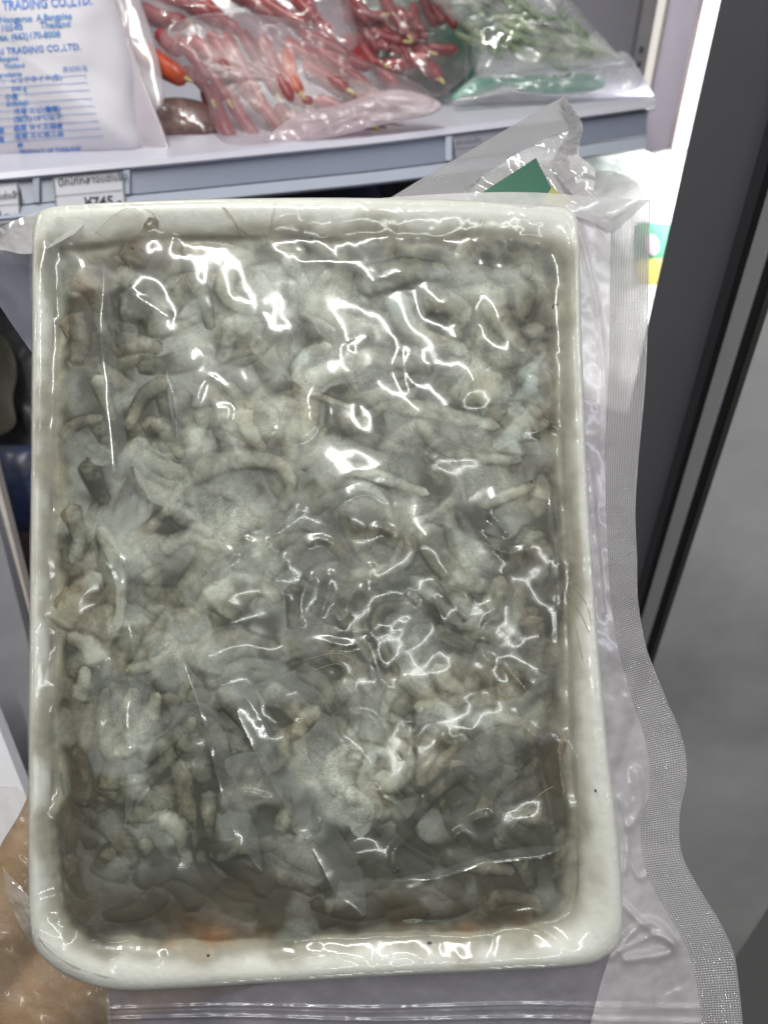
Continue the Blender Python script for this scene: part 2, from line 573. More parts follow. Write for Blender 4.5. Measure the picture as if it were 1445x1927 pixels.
# ------------------------------------------------------------ traced shrimps
# centre line px, widest width px, kind, lift
TR = [
 ([(365,912),(385,885),(425,868),(475,864),(522,872),(546,900),(540,940),(512,965)],44,0,1),
 ([(432,498),(424,540),(442,568),(490,580),(545,562)],44,0,1),
 ([(430,600),(480,596),(540,590),(560,560)],30,0,.4),
 ([(358,512),(384,560),(398,625)],40,2,.8),
 ([(182,705),(198,750),(216,792)],34,0,.8),
 ([(318,716),(275,742),(254,778),(240,812)],38,0,1),
 ([(238,785),(262,820),(282,842)],42,0,.8),
 ([(290,790),(318,822),(345,866)],38,0,.9),
 ([(622,648),(578,664),(556,698),(576,732)],30,0,.8),
 ([(538,478),(556,508),(576,534)],34,0,1),
 ([(562,588),(598,604),(634,622)],18,2,.9),
 ([(668,540),(712,522),(775,508),(850,512)],66,0,.9),
 ([(800,560),(850,572),(884,604)],62,0,1),
 ([(925,545),(940,600),(990,664)],60,0,1),
 ([(748,548),(765,610),(822,645),(884,662)],52,0,.7),
 ([(655,664),(658,700),(672,738)],26,0,1),
 ([(560,736),(622,752),(668,768)],16,1,.8),
 ([(738,762),(800,772),(880,790),(945,804)],40,0,.8),
 ([(640,788),(700,826),(762,850)],46,2,.6),
 ([(786,788),(826,838),(900,862),(992,864)],34,0,1),
 ([(868,716),(910,728),(962,740)],92,0,.7),
 ([(618,888),(676,886),(742,908),(812,930)],34,0,.9),
 ([(905,952),(958,932),(1008,908)],30,1,1),
 ([(806,985),(822,1040),(862,1086),(932,1108)],62,0,.9),
 ([(946,1085),(920,1140),(870,1186)],42,0,1),
 ([(770,1085),(820,1130),(878,1188)],34,2,.9),
 ([(878,1186),(948,1208),(1004,1290)],42,1,.6),
 ([(788,1146),(726,1144),(708,1180),(728,1232),(752,1272)],30,0,1),
 ([(822,1250),(838,1284),(876,1300)],44,0,.9),
 ([(776,992),(770,1040),(752,1075)],36,0,.8),
 ([(386,1142),(440,1104),(500,1108),(530,1140)],56,0,.6),
 ([(380,1276),(408,1224),(462,1210),(536,1234)],74,0,.8),
 ([(108,1182),(145,1122),(190,1078)],66,1,.8),
 ([(186,990),(214,1046),(228,1108),(218,1192)],34,0,.9),
 ([(146,1322),(158,1288),(160,1252)],38,0,.9),
 ([(238,1262),(300,1244),(338,1202)],28,2,.7),
 ([(414,1296),(468,1356),(520,1446)],50,0,.9),
 ([(346,1384),(372,1430),(388,1480)],64,0,.6),
 ([(395,1612),(470,1592),(582,1580)],46,0,.8),
 ([(588,1584),(582,1626),(560,1660)],28,0,.8),
 ([(830,1608),(896,1628),(972,1642)],42,0,.9),
 ([(884,1446),(830,1482),(788,1532),(758,1574)],34,2,.8),
 ([(716,1484),(756,1464),(768,1420),(744,1392)],38,0,.8),
 ([(968,1440),(924,1494),(896,1532)],42,0,.8),
 ([(1046,1382),(1036,1440),(1056,1504)],46,1,.9),
 ([(246,500),(268,455),(288,404)],60,1,.8),
 ([(728,490),(736,452),(736,430)],30,1,.6),
 ([(858,484),(884,448),(900,428)],32,1,.6),
 ([(232,556),(292,584),(300,640)],92,0,.8),
 ([(132,590),(152,640),(140,690)],56,1,.7),
 ([(862,896),(868,916),(876,940)],17,2,.9),
 ([(548,1102),(552,1140),(548,1188)],36,0,.8),
 ([(112,828),(148,796),(198,784)],34,0,.8),
 ([(560,1255),(612,1290),(640,1350)],40,0,.8),
 ([(622,1225),(670,1258),(700,1310)],46,0,.8),
 ([(640,1500),(620,1440),(660,1400)],36,0,.7),
 ([(480,1690),(520,1652),(600,1684)],42,0,.6),
 ([(870,1380),(930,1350),(985,1362)],44,0,.8),
 ([(780,1330),(840,1340),(860,1390)],36,0,.7),
 ([(998,1160),(1010,1210),(1004,1262)],50,1,.6),
 ([(1000,1000),(1020,1060),(1010,1110)],48,1,.6),
 ([(860,960),(890,1000),(940,1020)],24,2,.8),
 ([(130,950),(150,1010),(134,1060)],44,1,.6),
 ([(240,880),(270,930),(262,980)],30,0,.6),
 ([(300,1040),(350,1010),(390,1030)],40,0,.7),
 ([(220,1420),(262,1380),(300,1300)],48,0,.7),
 ([(170,1530),(210,1560),(260,1640)],54,1,.6),
 ([(300,1540),(340,1570),(352,1640)],44,0,.7),
 ([(250,1660),(330,1640),(410,1690)],50,2,.5),
 ([(640,1620),(700,1600),(760,1640)],50,0,.6),
 ([(700,1700),(770,1690),(830,1720)],44,1,.6),
 ([(930,1560),(1000,1580),(1020,1640)],46,0,.7),
 ([(900,1700),(960,1690),(1020,1700)],40,1,.5),
 ([(480,760),(510,776),(520,800)],30,0,.7),
 ([(420,720),(450,750),(448,790)],28,0,.6),
 ([(620,1010),(650,1050),(640,1100)],36,0,.8),
 ([(440,960),(470,985),(505,980)],40,0,.7),
 ([(700,1080),(740,1060),(760,1010)],28,2,.6),
 ([(600,1330),(560,1380),(580,1450)],40,0,.6),
 ([(960,760),(1000,800),(1035,790)],36,0,.6),
 ([(1000,500),(960,520),(880,500)],38,2,.5),
 ([(340,470),(400,462),(480,478)],34,1,.5),
 ([(130,520),(170,540),(190,590)],50,1,.5),
 ([(560,880),(600,850),(610,800)],32,0,.5),
]
# a few more lie deeper between the traced ones
shr = [(catmull(np.array(c, float), 34), w, k, lf, 'traced') for c, w, k, lf in TR]
tries = 0
while len(shr) < 290 and tries < 9000:
    tries += 1
    cx, cy = random.uniform(125, 1035), random.uniform(495, 1730)
    a = random.uniform(0, 6.28)
    ln = random.uniform(80, 170)
    bend = random.uniform(-1.6, 1.6)
    pts = [(cx, cy)]
    for i in range(4):
        pts.append((pts[-1][0] + math.cos(a) * ln / 4, pts[-1][1] + math.sin(a) * ln / 4))
        a += bend / 4
    pts = np.array(pts) 
    if (pts[:, 0].min() < 115) or pts[:, 0].max() > 1045 or pts[:, 1].min() < 485 or pts[:, 1].max() > 1738: continue
    mid = pts[2]
    if any(np.min(np.linalg.norm(s[0] - mid, axis=1)) < 22 for s in shr): continue
    shr.append((catmull(pts, 26), random.uniform(24, 54), random.choice([0, 0, 0, 2, 1]), random.uniform(0.1, .6), 'deep'))
shr.sort(key=lambda q: q[3])


def width_prof(t, w):
    """half width along the body: head thick, tail thin"""
    return 0.5 * w * np.clip(np.minimum((t / 0.10 + 0.02) ** 0.5, 1), 0, 1) * (1 - 0.50 * t ** 1.6) * np.clip(np.minimum(((1 - t) / 0.05 + .05) ** 0.5, 1), 0, 1)


MMPX = 0.000194
ZS = 0.38
STEP = 2.0
gx = np.arange(40, 1190, STEP, dtype=np.float32)
gy = np.arange(358, 1884, STEP, dtype=np.float32)
GX, GY = np.meshgrid(gx, gy)
NX, NY = len(gx), len(gy)
d_out, _ = seg_dist(GX, GY, outl[::3], True)
in_out = inside(GX, GY, outl[::3])
d_con, _ = seg_dist(GX, GY, conl[::3], True)
in_con = inside(GX, GY, conl[::3])
q_out = np.where(in_out, d_out, -d_out)
q_con = np.where(in_con, d_con, -d_con)
s_ring = np.where(in_con, 1 + d_con / 60, np.where(in_out, d_out / (d_out + d_con + 1e-6), -d_out / 40))
TRAY = np.interp(s_ring, PROF_S, PROF_W)

# warp field
WX = (fbm(GX, GY, 60, 101, 3) - .5)
WY = (fbm(GX, GY, 60, 201, 3) - .5)
wx = GX + WX * 46
wy = GY + WY * 46

# base relief of the ice
QN = q_con + (fbm(GX, GY, 90, 1101, 3) - .5) * 70
KK = sst(-34, 44, QN)
BASE = -0.0006 + (fbm(wx, wy, 110, 301, 4) - 0.5) * 0.0034
BASE = TRAY * (1 - KK) + BASE * KK


def blur(a, n):
    for _ in range(n):
        p = np.pad(a, 1, mode='edge')
        a = (p[:-2, 1:-1] + p[2:, 1:-1] + p[1:-1, :-2] + p[1:-1, 2:] + 2 * a) / 6
    return a


ZB = blur(BASE, 12) - 0.0013


def H_at(F_, px, py):
    ix = np.clip(((np.asarray(px) - gx[0]) / STEP).round().astype(int), 0, NX - 1)
    iy = np.clip(((np.asarray(py) - gy[0]) / STEP).round().astype(int), 0, NY - 1)
    return F_[iy, ix]


# shrimp relief, with round-body shading painted into the tint
SH = np.full(GX.shape, -1.0, dtype=np.float32)
meat = np.zeros(GX.shape, dtype=np.float32)
bt = 0.22 + (fbm(wx, wy, 60, 77, 3) - .5) * .5
body = np.zeros(GX.shape, dtype=np.float32)

TV = (fbm(GX, GY, 14, 66, 3) - .5)
TV2 = (fbm(GX, GY, 30, 86, 3) - .5)
for cl, w, k, lf, _t in shr:
    x0, x1 = cl[:, 0].min() - w, cl[:, 0].max() + w
    y0, y1 = cl[:, 1].min() - w, cl[:, 1].max() + w
    ix0, ix1 = max(0, int((x0 - gx[0]) / STEP)), min(NX, int((x1 - gx[0]) / STEP) + 1)
    iy0, iy1 = max(0, int((y0 - gy[0]) / STEP)), min(NY, int((y1 - gy[0]) / STEP) + 1)
    X = GX[iy0:iy1, ix0:ix1]
    Y = GY[iy0:iy1, ix0:ix1]
    d, t = seg_dist(X, Y, cl[::2])
    hw = np.maximum(width_prof(t, w), 2)
    h = np.sqrt(np.clip(1 - (d / (hw * 1.05)) ** 2, 0, 1)) * hw * MMPX * ZS
    topz = ZB[iy0:iy1, ix0:ix1] + lf * 0.0009 + h
    topz = np.where(d < hw * 1.05, topz, -1)
    SH[iy0:iy1, ix0:ix1] = np.maximum(SH[iy0:iy1, ix0:ix1], topz)
    meat[iy0:iy1, ix0:ix1] = np.maximum(meat[iy0:iy1, ix0:ix1], (1 - sst(.75, 1.15, d / hw)) * (0.35 + .65 * lf))
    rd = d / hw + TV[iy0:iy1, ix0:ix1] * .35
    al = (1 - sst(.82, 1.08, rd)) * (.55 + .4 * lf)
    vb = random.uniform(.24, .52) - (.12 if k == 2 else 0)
    val = vb + .20 * (1 - np.clip(rd, 0, 1.2) ** 2) - .20 * np.exp(-((rd - .98) / .19) ** 2) + .018 * np.cos(t * 2 * math.pi * 8 + rd * 1.5) + TV2[iy0:iy1, ix0:ix1] * .28  # pale centre line and dark rim paint tubular shading onto each body
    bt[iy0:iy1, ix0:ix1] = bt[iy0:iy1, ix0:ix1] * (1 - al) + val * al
    halo_shade = np.exp(-((rd - 1.2) / .2) ** 2) * .16 * lf  # dark halo just outside the body, contact shade put into the tint
    bt[iy0:iy1, ix0:ix1] -= halo_shade
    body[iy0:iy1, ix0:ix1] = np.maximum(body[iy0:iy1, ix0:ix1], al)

# frost patches: traced ones and the rest from warped noise
FP = [
 [(455,520),(480,482),(560,472),(640,520),(690,530),(668,548),(695,572),(732,592),(742,640),(735,700),(742,746),(700,752),(680,730),(640,715),(600,745),(560,722),(545,700),(575,660),(625,640),(600,620),(560,590),(520,605),(490,565),(455,545)],
 [(795,635),(830,645),(880,660),(940,655),(990,668),(960,690),(900,700),(870,720),(840,708),(800,690),(788,660)],
 [(815,785),(850,790),(910,795),(940,830),(1012,828),(1000,852),(930,846),(890,828),(850,836),(825,815)],
 [(775,535),(790,530),(803,560),(800,590),(806,604),(790,610),(785,580)],
 [(798,702),(820,708),(826,730),(805,736),(796,722)],
 [(812,748),(826,752),(830,765),(818,770),(810,760)],
 [(835,998),(862,1000),(900,1020),(928,1060),(915,1084),(890,1074),(860,1040)],
 [(985,1065),(1010,1058),(1032,1080),(1015,1110),(985,1130),(975,1200),(950,1182),(905,1190),(945,1120)],
 [(735,1165),(780,1155),(812,1180),(822,1250),(800,1292),(760,1272),(740,1220)],
 [(488,1598),(510,1588),(560,1592),(566,1620),(545,1660),(520,1640),(495,1625)],
 [(640,905),(700,915),(760,935),(800,960),(780,1010),(720,990),(680,1000),(650,960)],
 [(250,830),(330,870),(360,900),(350,950),(400,940),(430,910),(480,920),(470,960),(400,985),(330,970),(270,930)],
 [(870,880),(950,890),(985,905),(930,935),(890,940),(880,960),(840,950),(850,910)],
 [(985,1222),(1000,1202),(1022,1212),(1026,1240),(1010,1258),(990,1244)],
 [(160,836),(205,840),(212,868),(180,876),(158,858)],
 [(385,1000),(420,950),(480,965),(470,1000),(430,1010),(420,1040),(390,1030)],
 [(600,1290),(640,1380),(660,1460),(700,1520),(690,1570),(620,1540),(570,1480),(560,1400),(600,1350)],
 [(560,1060),(590,1030),(640,1060),(640,1150),(600,1230),(560,1220),(548,1180),(570,1120)],
 [(690,1010),(760,1040),(740,1090),(690,1110),(664,1090),(668,1040)],
 [(330,1160),(380,1180),(360,1260),(320,1300),(290,1240)],
 [(620,830),(720,850),(780,880),(720,905),(640,880)],
 [(940,1330),(1010,1300),(1020,1340),(960,1370)],
 [(430,1430),(480,1410),(510,1450),(480,1500),(440,1480)],
]
fd = np.full(GX.shape, -60.0, dtype=np.float32)
ex = GX + (fbm(GX, GY, 34, 401, 2) - .5) * 22
ey = GY + (fbm(GX, GY, 34, 431, 2) - .5) * 22
for p in FP:
    pl = catmull(p, None, True)[:-1][::3]
    x0, y0 = pl.min(axis=0) - 40
    x1, y1 = pl.max(axis=0) + 40
    ix0, ix1 = max(0, int((x0 - gx[0]) / STEP)), min(NX, int((x1 - gx[0]) / STEP) + 1)
    iy0, iy1 = max(0, int((y0 - gy[0]) / STEP)), min(NY, int((y1 - gy[0]) / STEP) + 1)
    X = ex[iy0:iy1, ix0:ix1]
    Y = ey[iy0:iy1, ix0:ix1]
    d, _ = seg_dist(X, Y, pl, True)
    d = np.where(inside(X, Y, pl), d, -d)
    fd[iy0:iy1, ix0:ix1] = np.maximum(fd[iy0:iy1, ix0:ix1], d)
nf = fbm(GX + WX * 24, GY + WY * 24, 64, 501, 2, .40)
fn = (nf - 0.56) * 240 - meat * 40
trn = np.zeros(GX.shape, np.float32)
fdd = fd
frost = np.maximum(sst(-2.4, 2.4, fd), sst(-22, 22, fn) * .8) * sst(0, 10, q_con)
fedge = np.exp(-(fdd / 3.2) ** 2) * sst(0, 10, q_con)


def gs(lst):
    s = np.zeros(GX.shape, np.float32)
    for cx, cy, rx, ry, a in lst:
        s += a * np.exp(-((GX + WX * 30 - cx) / rx) ** 2 - ((GY + WY * 30 - cy) / ry) ** 2)
    return s


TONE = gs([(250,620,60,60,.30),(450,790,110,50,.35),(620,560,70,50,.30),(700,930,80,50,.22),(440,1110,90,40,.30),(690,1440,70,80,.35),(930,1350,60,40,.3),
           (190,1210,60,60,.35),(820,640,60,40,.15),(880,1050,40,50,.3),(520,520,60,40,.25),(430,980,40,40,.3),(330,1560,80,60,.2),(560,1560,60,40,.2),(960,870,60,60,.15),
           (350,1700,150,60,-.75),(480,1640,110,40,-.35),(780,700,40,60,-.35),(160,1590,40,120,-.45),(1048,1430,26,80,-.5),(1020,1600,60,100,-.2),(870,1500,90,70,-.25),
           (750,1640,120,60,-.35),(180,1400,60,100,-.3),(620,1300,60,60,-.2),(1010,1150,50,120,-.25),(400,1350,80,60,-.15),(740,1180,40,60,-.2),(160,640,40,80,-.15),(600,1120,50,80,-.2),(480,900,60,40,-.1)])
BROWN = 0.85 * gs([(110,760,26,50,.4),(1060,1250,30,60,.4),(120,1330,30,60,.4),(270,455,38,50,.9),(150,650,50,60,.5),(320,480,120,24,.35),(110,890,26,50,.75),(150,1130,60,70,.55),(140,1580,34,130,.75),(1050,1430,28,80,.9),(1050,560,50,40,.6),
            (1048,880,22,60,.5),(735,445,24,34,.6),(885,450,26,30,.6),(430,470,90,20,.4),(1010,1100,50,120,.45),(990,870,26,24,.7),(1040,640,30,60,.3),(800,1730,160,40,.5),(1040,740,14,50,.6),
            (560,1740,120,26,.35),(990,1730,60,40,.45),(180,520,60,50,.35),(260,1740,120,26,.4),(890,1250,40,40,.2),(400,1030,20,30,.4),(240,800,30,40,.1),(150,1700,40,40,.4),(350,1700,170,46,.75),(500,1670,90,40,.4),(900,1690,120,50,.4),(740,1700,80,40,.45),(1000,1480,50,120,.3),(140,1420,36,120,.4),(560,760,70,14,.35)])
ORANGE = .8 * gs([(390,1796,30,16,.55),(330,1790,40,16,.35),(450,1776,60,20,.3),(870,1790,24,34,.6),(380,1785,60,40,.5),(1000,1770,30,30,.35),(760,1770,40,20,.3),(100,885,20,36,.35),(880,1760,60,16,.25),(980,1775,18,30,.3),(160,545,40,30,.15)])
n_mid = fbm(wx, wy, 46, 601, 5, .55)
n_fine = fbm(GX, GY, 9, 701, 3)
cn = fbm(wx * 1.0, wy * 1.0, 80, 651, 3) * 7
cont = np.exp(-((cn - np.floor(cn) - .5) / .07) ** 2)
cn2 = fbm(wx + WY * 80, wy, 38, 661, 3) * 5
cont2 = np.exp(-((cn2 - np.floor(cn2) - .5) / .10) ** 2)
step = (np.floor(cn) % 2) * .10 + (np.floor(cn2) % 2) * .07
hair = np.zeros(GX.shape, np.float32)
for i in range(900):
    cx, cy = random.uniform(110, 1060), random.uniform(480, 1750)
    a = random.uniform(0, 6.28)
    l_ = random.uniform(14, 60)
    b_ = random.uniform(-1.2, 1.2)
    pp = [(cx, cy)]
    for _ in range(4):
        pp.append((pp[-1][0] + math.cos(a) * l_ / 4, pp[-1][1] + math.sin(a) * l_ / 4))
        a += b_ / 4
    pp = np.array(pp)
    x0, y0 = pp.min(axis=0) - 8
    x1, y1 = pp.max(axis=0) + 8
    ix0, ix1 = max(0, int((x0 - gx[0]) / STEP)), min(NX, int((x1 - gx[0]) / STEP) + 1)
    iy0, iy1 = max(0, int((y0 - gy[0]) / STEP)), min(NY, int((y1 - gy[0]) / STEP) + 1)
    if ix1 - ix0 < 2 or iy1 - iy0 < 2: continue
    d, t = seg_dist(ex[iy0:iy1, ix0:ix1], ey[iy0:iy1, ix0:ix1], pp)
    wl = random.choice([1.6, 2.2, 3.5])
    hair[iy0:iy1, ix0:ix1] += random.choice([-1, -1, 1]) * random.uniform(.3, 1) * np.exp(-(d / wl) ** 2) * np.sin(t * math.pi)
hair = np.clip(hair, -1.4, 1.2)
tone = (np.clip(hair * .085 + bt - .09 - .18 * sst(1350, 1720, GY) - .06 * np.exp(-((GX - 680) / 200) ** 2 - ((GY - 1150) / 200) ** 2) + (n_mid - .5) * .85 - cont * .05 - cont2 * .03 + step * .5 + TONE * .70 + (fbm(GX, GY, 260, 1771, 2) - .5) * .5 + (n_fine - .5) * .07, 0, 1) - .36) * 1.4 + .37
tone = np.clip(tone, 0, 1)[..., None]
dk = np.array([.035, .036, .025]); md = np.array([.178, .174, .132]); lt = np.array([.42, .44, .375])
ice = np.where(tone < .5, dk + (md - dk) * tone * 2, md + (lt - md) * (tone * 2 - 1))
fl = np.clip(0.5 + (fbm(wx, wy, 120, 801, 4) - .5) * 1.6 + TONE * .75, 0, 1)[..., None]
frc = np.array([.135, .140, .128]) * (1 - fl) + np.array([.51, .535, .475]) * fl
ice = ice * 1.35
frc = np.minimum(frc * 1.22, .72)
sharp = sst(.50, .62, fbm(GX, GY, 120, 811, 2))
soft = np.maximum(sst(-16, 14, fd), sst(-24, 24, fn)) * sst(0, 10, q_con)
fo = ((frost * sharp + soft * (1 - sharp)) * (.42 + .75 * fbm(wx, wy, 90, 821, 3)).clip(0, .92))[..., None]
wc = ((fbm(wx, wy, 70, 1881, 3) - .5) * 2.2).clip(-1, 1)[..., None]
ice = ice * (1 + wc * np.array([.11, .02, -.13]))
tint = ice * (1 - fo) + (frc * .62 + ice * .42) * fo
tint = tint + (fedge * sharp)[..., None] * np.array([.022, .024, .021])
br = np.clip(BROWN * (0.45 + 1.1 * fbm(wx, wy, 26, 901, 4)), 0, 1)[..., None] * .95
tint = tint * (1 - br) + np.array([.17, .122, .070]) * (0.5 + tone) * br
og = np.clip(ORANGE * (0.6 + 1.2 * fbm(wx, wy, 20, 951, 4)), 0, 1)[..., None]
tint = tint * (1 - og) + np.array([.56, .27, .10]) * og
# how much the glaze hides what lies below
ncov = fbm(wx, wy, 60, 1001, 4)
clear = meat * (1 - .35 * ncov)
cover = 0.96 - 0.35 * clear * (1 - frost)
rim = sst(-34, 10, QN)
smear = np.clip(np.clip(BROWN * 0.9, 0, 1) * sst(.36, .60, fbm(wx, wy, 24, 1201, 4)) * .6 + np.clip(ORANGE, 0, 1) * .95 * sst(.15, .5, fbm(GX, GY, 30, 1251, 3)) + sst(-60, 0, q_con) * .05 * sst(.35, .6, fbm(wx, wy, 70, 1301, 2)), 0, 1)
tail_f = np.zeros(GX.shape, np.float32)
cover = np.clip(np.where(in_con, 1, 0) * 0 + rim * cover + (1 - rim) * smear, 0, 1) * sst(4, 14, q_out)
rimtint = np.array([.55, .53, .44])
edge = (1 - sst(-6, 30, QN))[..., None] * .8
tint = tint * (1 - edge) + np.array([.40, .385, .30]) * (.75 + .5 * fbm(wx, wy, 30, 1310, 3))[..., None] * edge
k = ((1 - rim) * (1 - np.clip(BROWN + ORANGE, 0, 1)))[..., None]
tint = tint * (1 - k) + rimtint * k

G = np.maximum(BASE, -0.02)
G = np.where(frost > 0.01, np.maximum(G, np.maximum(SH, BASE) * frost + G * (1 - frost) + 0.0002 * frost), np.maximum(G, SH * 0.5 + G * .5))
SHC = np.where(SH > -.5, SH, BASE)
G = BASE * .45 + np.maximum(BASE, SHC + 0.00025) * .55
G = np.maximum(G, SHC + 0.0002)
G = np.maximum(G + .0001, np.where(q_con < 20, TRAY + 0.0002 + 0.0004 * (1 - sst(0, 20, q_con)), -1))

G = np.where(q_out > 2, blur(G, 2), G)
xyz = L(GX, GY, 0)


def grid_faces(mask):
    q = mask[:-1, :-1] & mask[1:, :-1] & mask[:-1, 1:] & mask[1:, 1:]
    iy, ix = np.nonzero(q)
    a = iy * NX + ix
    f = np.stack([a, a + NX, a + NX + 1, a + 1], 1)
    used = np.unique(f)
    remap = np.full(NX * NY, -1)
    remap[used] = np.arange(len(used))
    return remap[f], used


def grid_mesh(name, H, mask, mat, attrs=None):
    f, used = grid_faces(mask)
    V = xyz.reshape(-1, 3)[used].copy()
    V[:, 2] = H.reshape(-1)[used]
    at = None
    if attrs:
        at = {k: (a.reshape(-1, a.shape[-1])[used] if a.ndim == 3 else a.reshape(-1)[used]) for k, a in attrs.items()}
    return link(name, V, f, mat, pack, world=False, attrs=at)


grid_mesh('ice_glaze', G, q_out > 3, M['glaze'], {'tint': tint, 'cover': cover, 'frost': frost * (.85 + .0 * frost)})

# opaque frozen core under the glaze
GB = blur(BASE, 6) - 0.0009 - 0.004 * (1 - sst(-20, 14, q_con))
core = (q_con > -8)
f, used = grid_faces(core)
sub = slice(None, None, 1)
GX2, GY2 = GX[::4, ::4], GY[::4, ::4]


def core_mesh():
    m = core[::4, ::4]
    ny, nx = m.shape
    q = m[:-1, :-1] & m[1:, :-1] & m[:-1, 1:] & m[1:, 1:]
    iy, ix = np.nonzero(q)
    a = iy * nx + ix
    f = np.stack([a, a + nx, a + nx + 1, a + 1], 1)
    used = np.unique(f)
    r = np.full(nx * ny, -1)
    r[used] = np.arange(len(used))
    V = xyz[::4, ::4].reshape(-1, 3)[used].copy()
    V[:, 2] = GB[::4, ::4].reshape(-1)[used]
    link('frozen_core', V, r[f], simple('frozen_core', (0.17, 0.17, 0.13), rough=.5, noise=.5, scale=120), pack, world=False)


core_mesh()

# shrimp meshes
def shrimp_mesh(cl, w, kind, lf, idx):
    n = len(cl)
    K = 12
    V, F = [], []
    zc = H_at(ZB, cl[:, 0], cl[:, 1]) + lf * 0.0009 - 0.00045
    tt = np.linspace(0, 1, n)
    hw = np.maximum(width_prof(tt, w), 1.0)
    seg = 1 + 0.03 * np.abs(np.sin(tt * math.pi * 7))
    tang = np.gradient(cl, axis=0)
    tang /= np.linalg.norm(tang, axis=1)[:, None] + 1e-9
    for i in range(n):
        nx_, ny_ = -tang[i, 1], tang[i, 0]
        r = hw[i] * seg[i]
        for j in range(K):
            a = 2 * math.pi * j / K
            px = cl[i, 0] + nx_ * math.cos(a) * r
            py = cl[i, 1] + ny_ * math.cos(a) * r
            V.append((px, py, zc[i] + math.sin(a) * r * MMPX * ZS))
    for i in range(n - 1):
        for j in range(K):
            F.append((i * K + j, i * K + (j + 1) % K, (i + 1) * K + (j + 1) % K, (i + 1) * K + j))
    F.append(tuple(range(K)))
    F.append(tuple((n - 1) * K + j for j in reversed(range(K))))
    base = len(V)
    # tail fan: three small blades
    e = cl[-1]
    ta = math.atan2(tang[-1, 1], tang[-1, 0])
    for da in (-0.5, 0, 0.5):
        b = len(V)
        ll = w * 0.34
        ca, sa = math.cos(ta + da), math.sin(ta + da)
        for (u, v, z) in ((-.2, -.06, 0), (.55, -.13, .0), (1, 0, -.0002), (.55, .13, .0), (-.2, .06, 0), (.4, 0, .0005)):
            x = e[0] + (u * ca - v * sa) * ll
            y = e[1] + (u * sa + v * ca) * ll
            V.append((x, y, zc[-1] + z))
        for q in range(5):
            F.append((b + q, b + (q + 1) % 5, b + 5))
    V = np.array(V)
    mat = M[('shrimp', 'shrimp_brown', 'shrimp_dark')[kind]]
    return link('shrimp', L(V[:, 0], V[:, 1], V[:, 2]), F, mat, pack, world=False)


for i, (cl, w, k_, lf, _t) in enumerate(shr):
    shrimp_mesh(cl, w, k_, lf, i)

# antennae and specks on the rim
def tube(name, pts3, rad, mat, parent, world=False, K=6):
    pts3 = [Vector(p) for p in pts3]
    V, F = [], []
    n = len(pts3)
    for i, p in enumerate(pts3):
        d = (pts3[min(i + 1, n - 1)] - pts3[max(i - 1, 0)]).normalized()
        u = d.orthogonal().normalized()
        v = d.cross(u)
        r = rad[i] if hasattr(rad, '__len__') else rad
        for j in range(K):
            a = 2 * math.pi * j / K
            V.append(p + (u * math.cos(a) + v * math.sin(a)) * r)
    for i in range(n - 1):
        for j in range(K):
            F.append((i * K + j, i * K + (j + 1) % K, (i + 1) * K + (j + 1) % K, (i + 1) * K + j))
    F.append(tuple(reversed(range(K))))
    F.append(tuple((n - 1) * K + j for j in range(K)))
    return link(name, V, F, mat, parent, world=world)


m_ant = simple('antenna', (0.40, 0.35, 0.24), rough=.5, noise=.2)
for pts in ([(180,440),(215,405),(255,388),(285,398),(300,425)], [(415,384),(432,405),(450,428),(475,446)], [(418,384),(440,412),(452,440),(470,450)],
            [(1060,1110),(1080,1170),(1096,1240)], [(1058,1130),(1072,1190),(1080,1260)], [(1055,1100),(1090,1150),(1108,1190)], [(520,380),(512,410),(508,440)],
            [(1064,1090),(1100,1130),(1112,1170)], [(730,418),(728,440)], [(738,416),(738,440)], [(746,418),(744,440)], [(906,410),(896,440)], [(914,412),(900,440)],
            [(960,1560),(1010,1500),(1040,1480)], [(580,1240),(640,1230),(690,1262)], [(590,1262),(640,1250),(680,1290)]):
    c = catmull(pts, 20)
    V = L(c[:, 0], c[:, 1], H_at(G, c[:, 0], c[:, 1]) + 0.0002)
    tube('antenna', V, 0.00009, m_ant, pack, K=5)
m_spk = simple('dark_speck', (0.03, 0.022, 0.018), rough=.5)
for (sx, sy, sr) in ((586,446,3.2),(1044,574,5),(1050,572,3.5),(1040,578,3),(748,1636,6),(742,1640,5),(766,1726,5),(806,1718,4),(392,1798,3.5),(808,1775,4.5),(1120,1488,2.6),(994,1536,4.5),(716,1560,2),(268,470,5),(250,466,4),(1000,905,4),(970,1450,3)):
    V, F = [], []
    z = float(H_at(G, sx, sy)) + .0002
    for j in range(8):
        a = j * math.pi / 4
        r = sr * random.uniform(.6, 1.2)
        V.append((sx + math.cos(a) * r, sy + math.sin(a) * r, z))
    V.append((sx, sy, z + .0004))
    for j in range(8): F.append((j, (j + 1) % 8, 8))
    V = np.array(V)
    link('dark_speck', L(V[:, 0], V[:, 1], V[:, 2]), F, m_spk, pack, world=False)

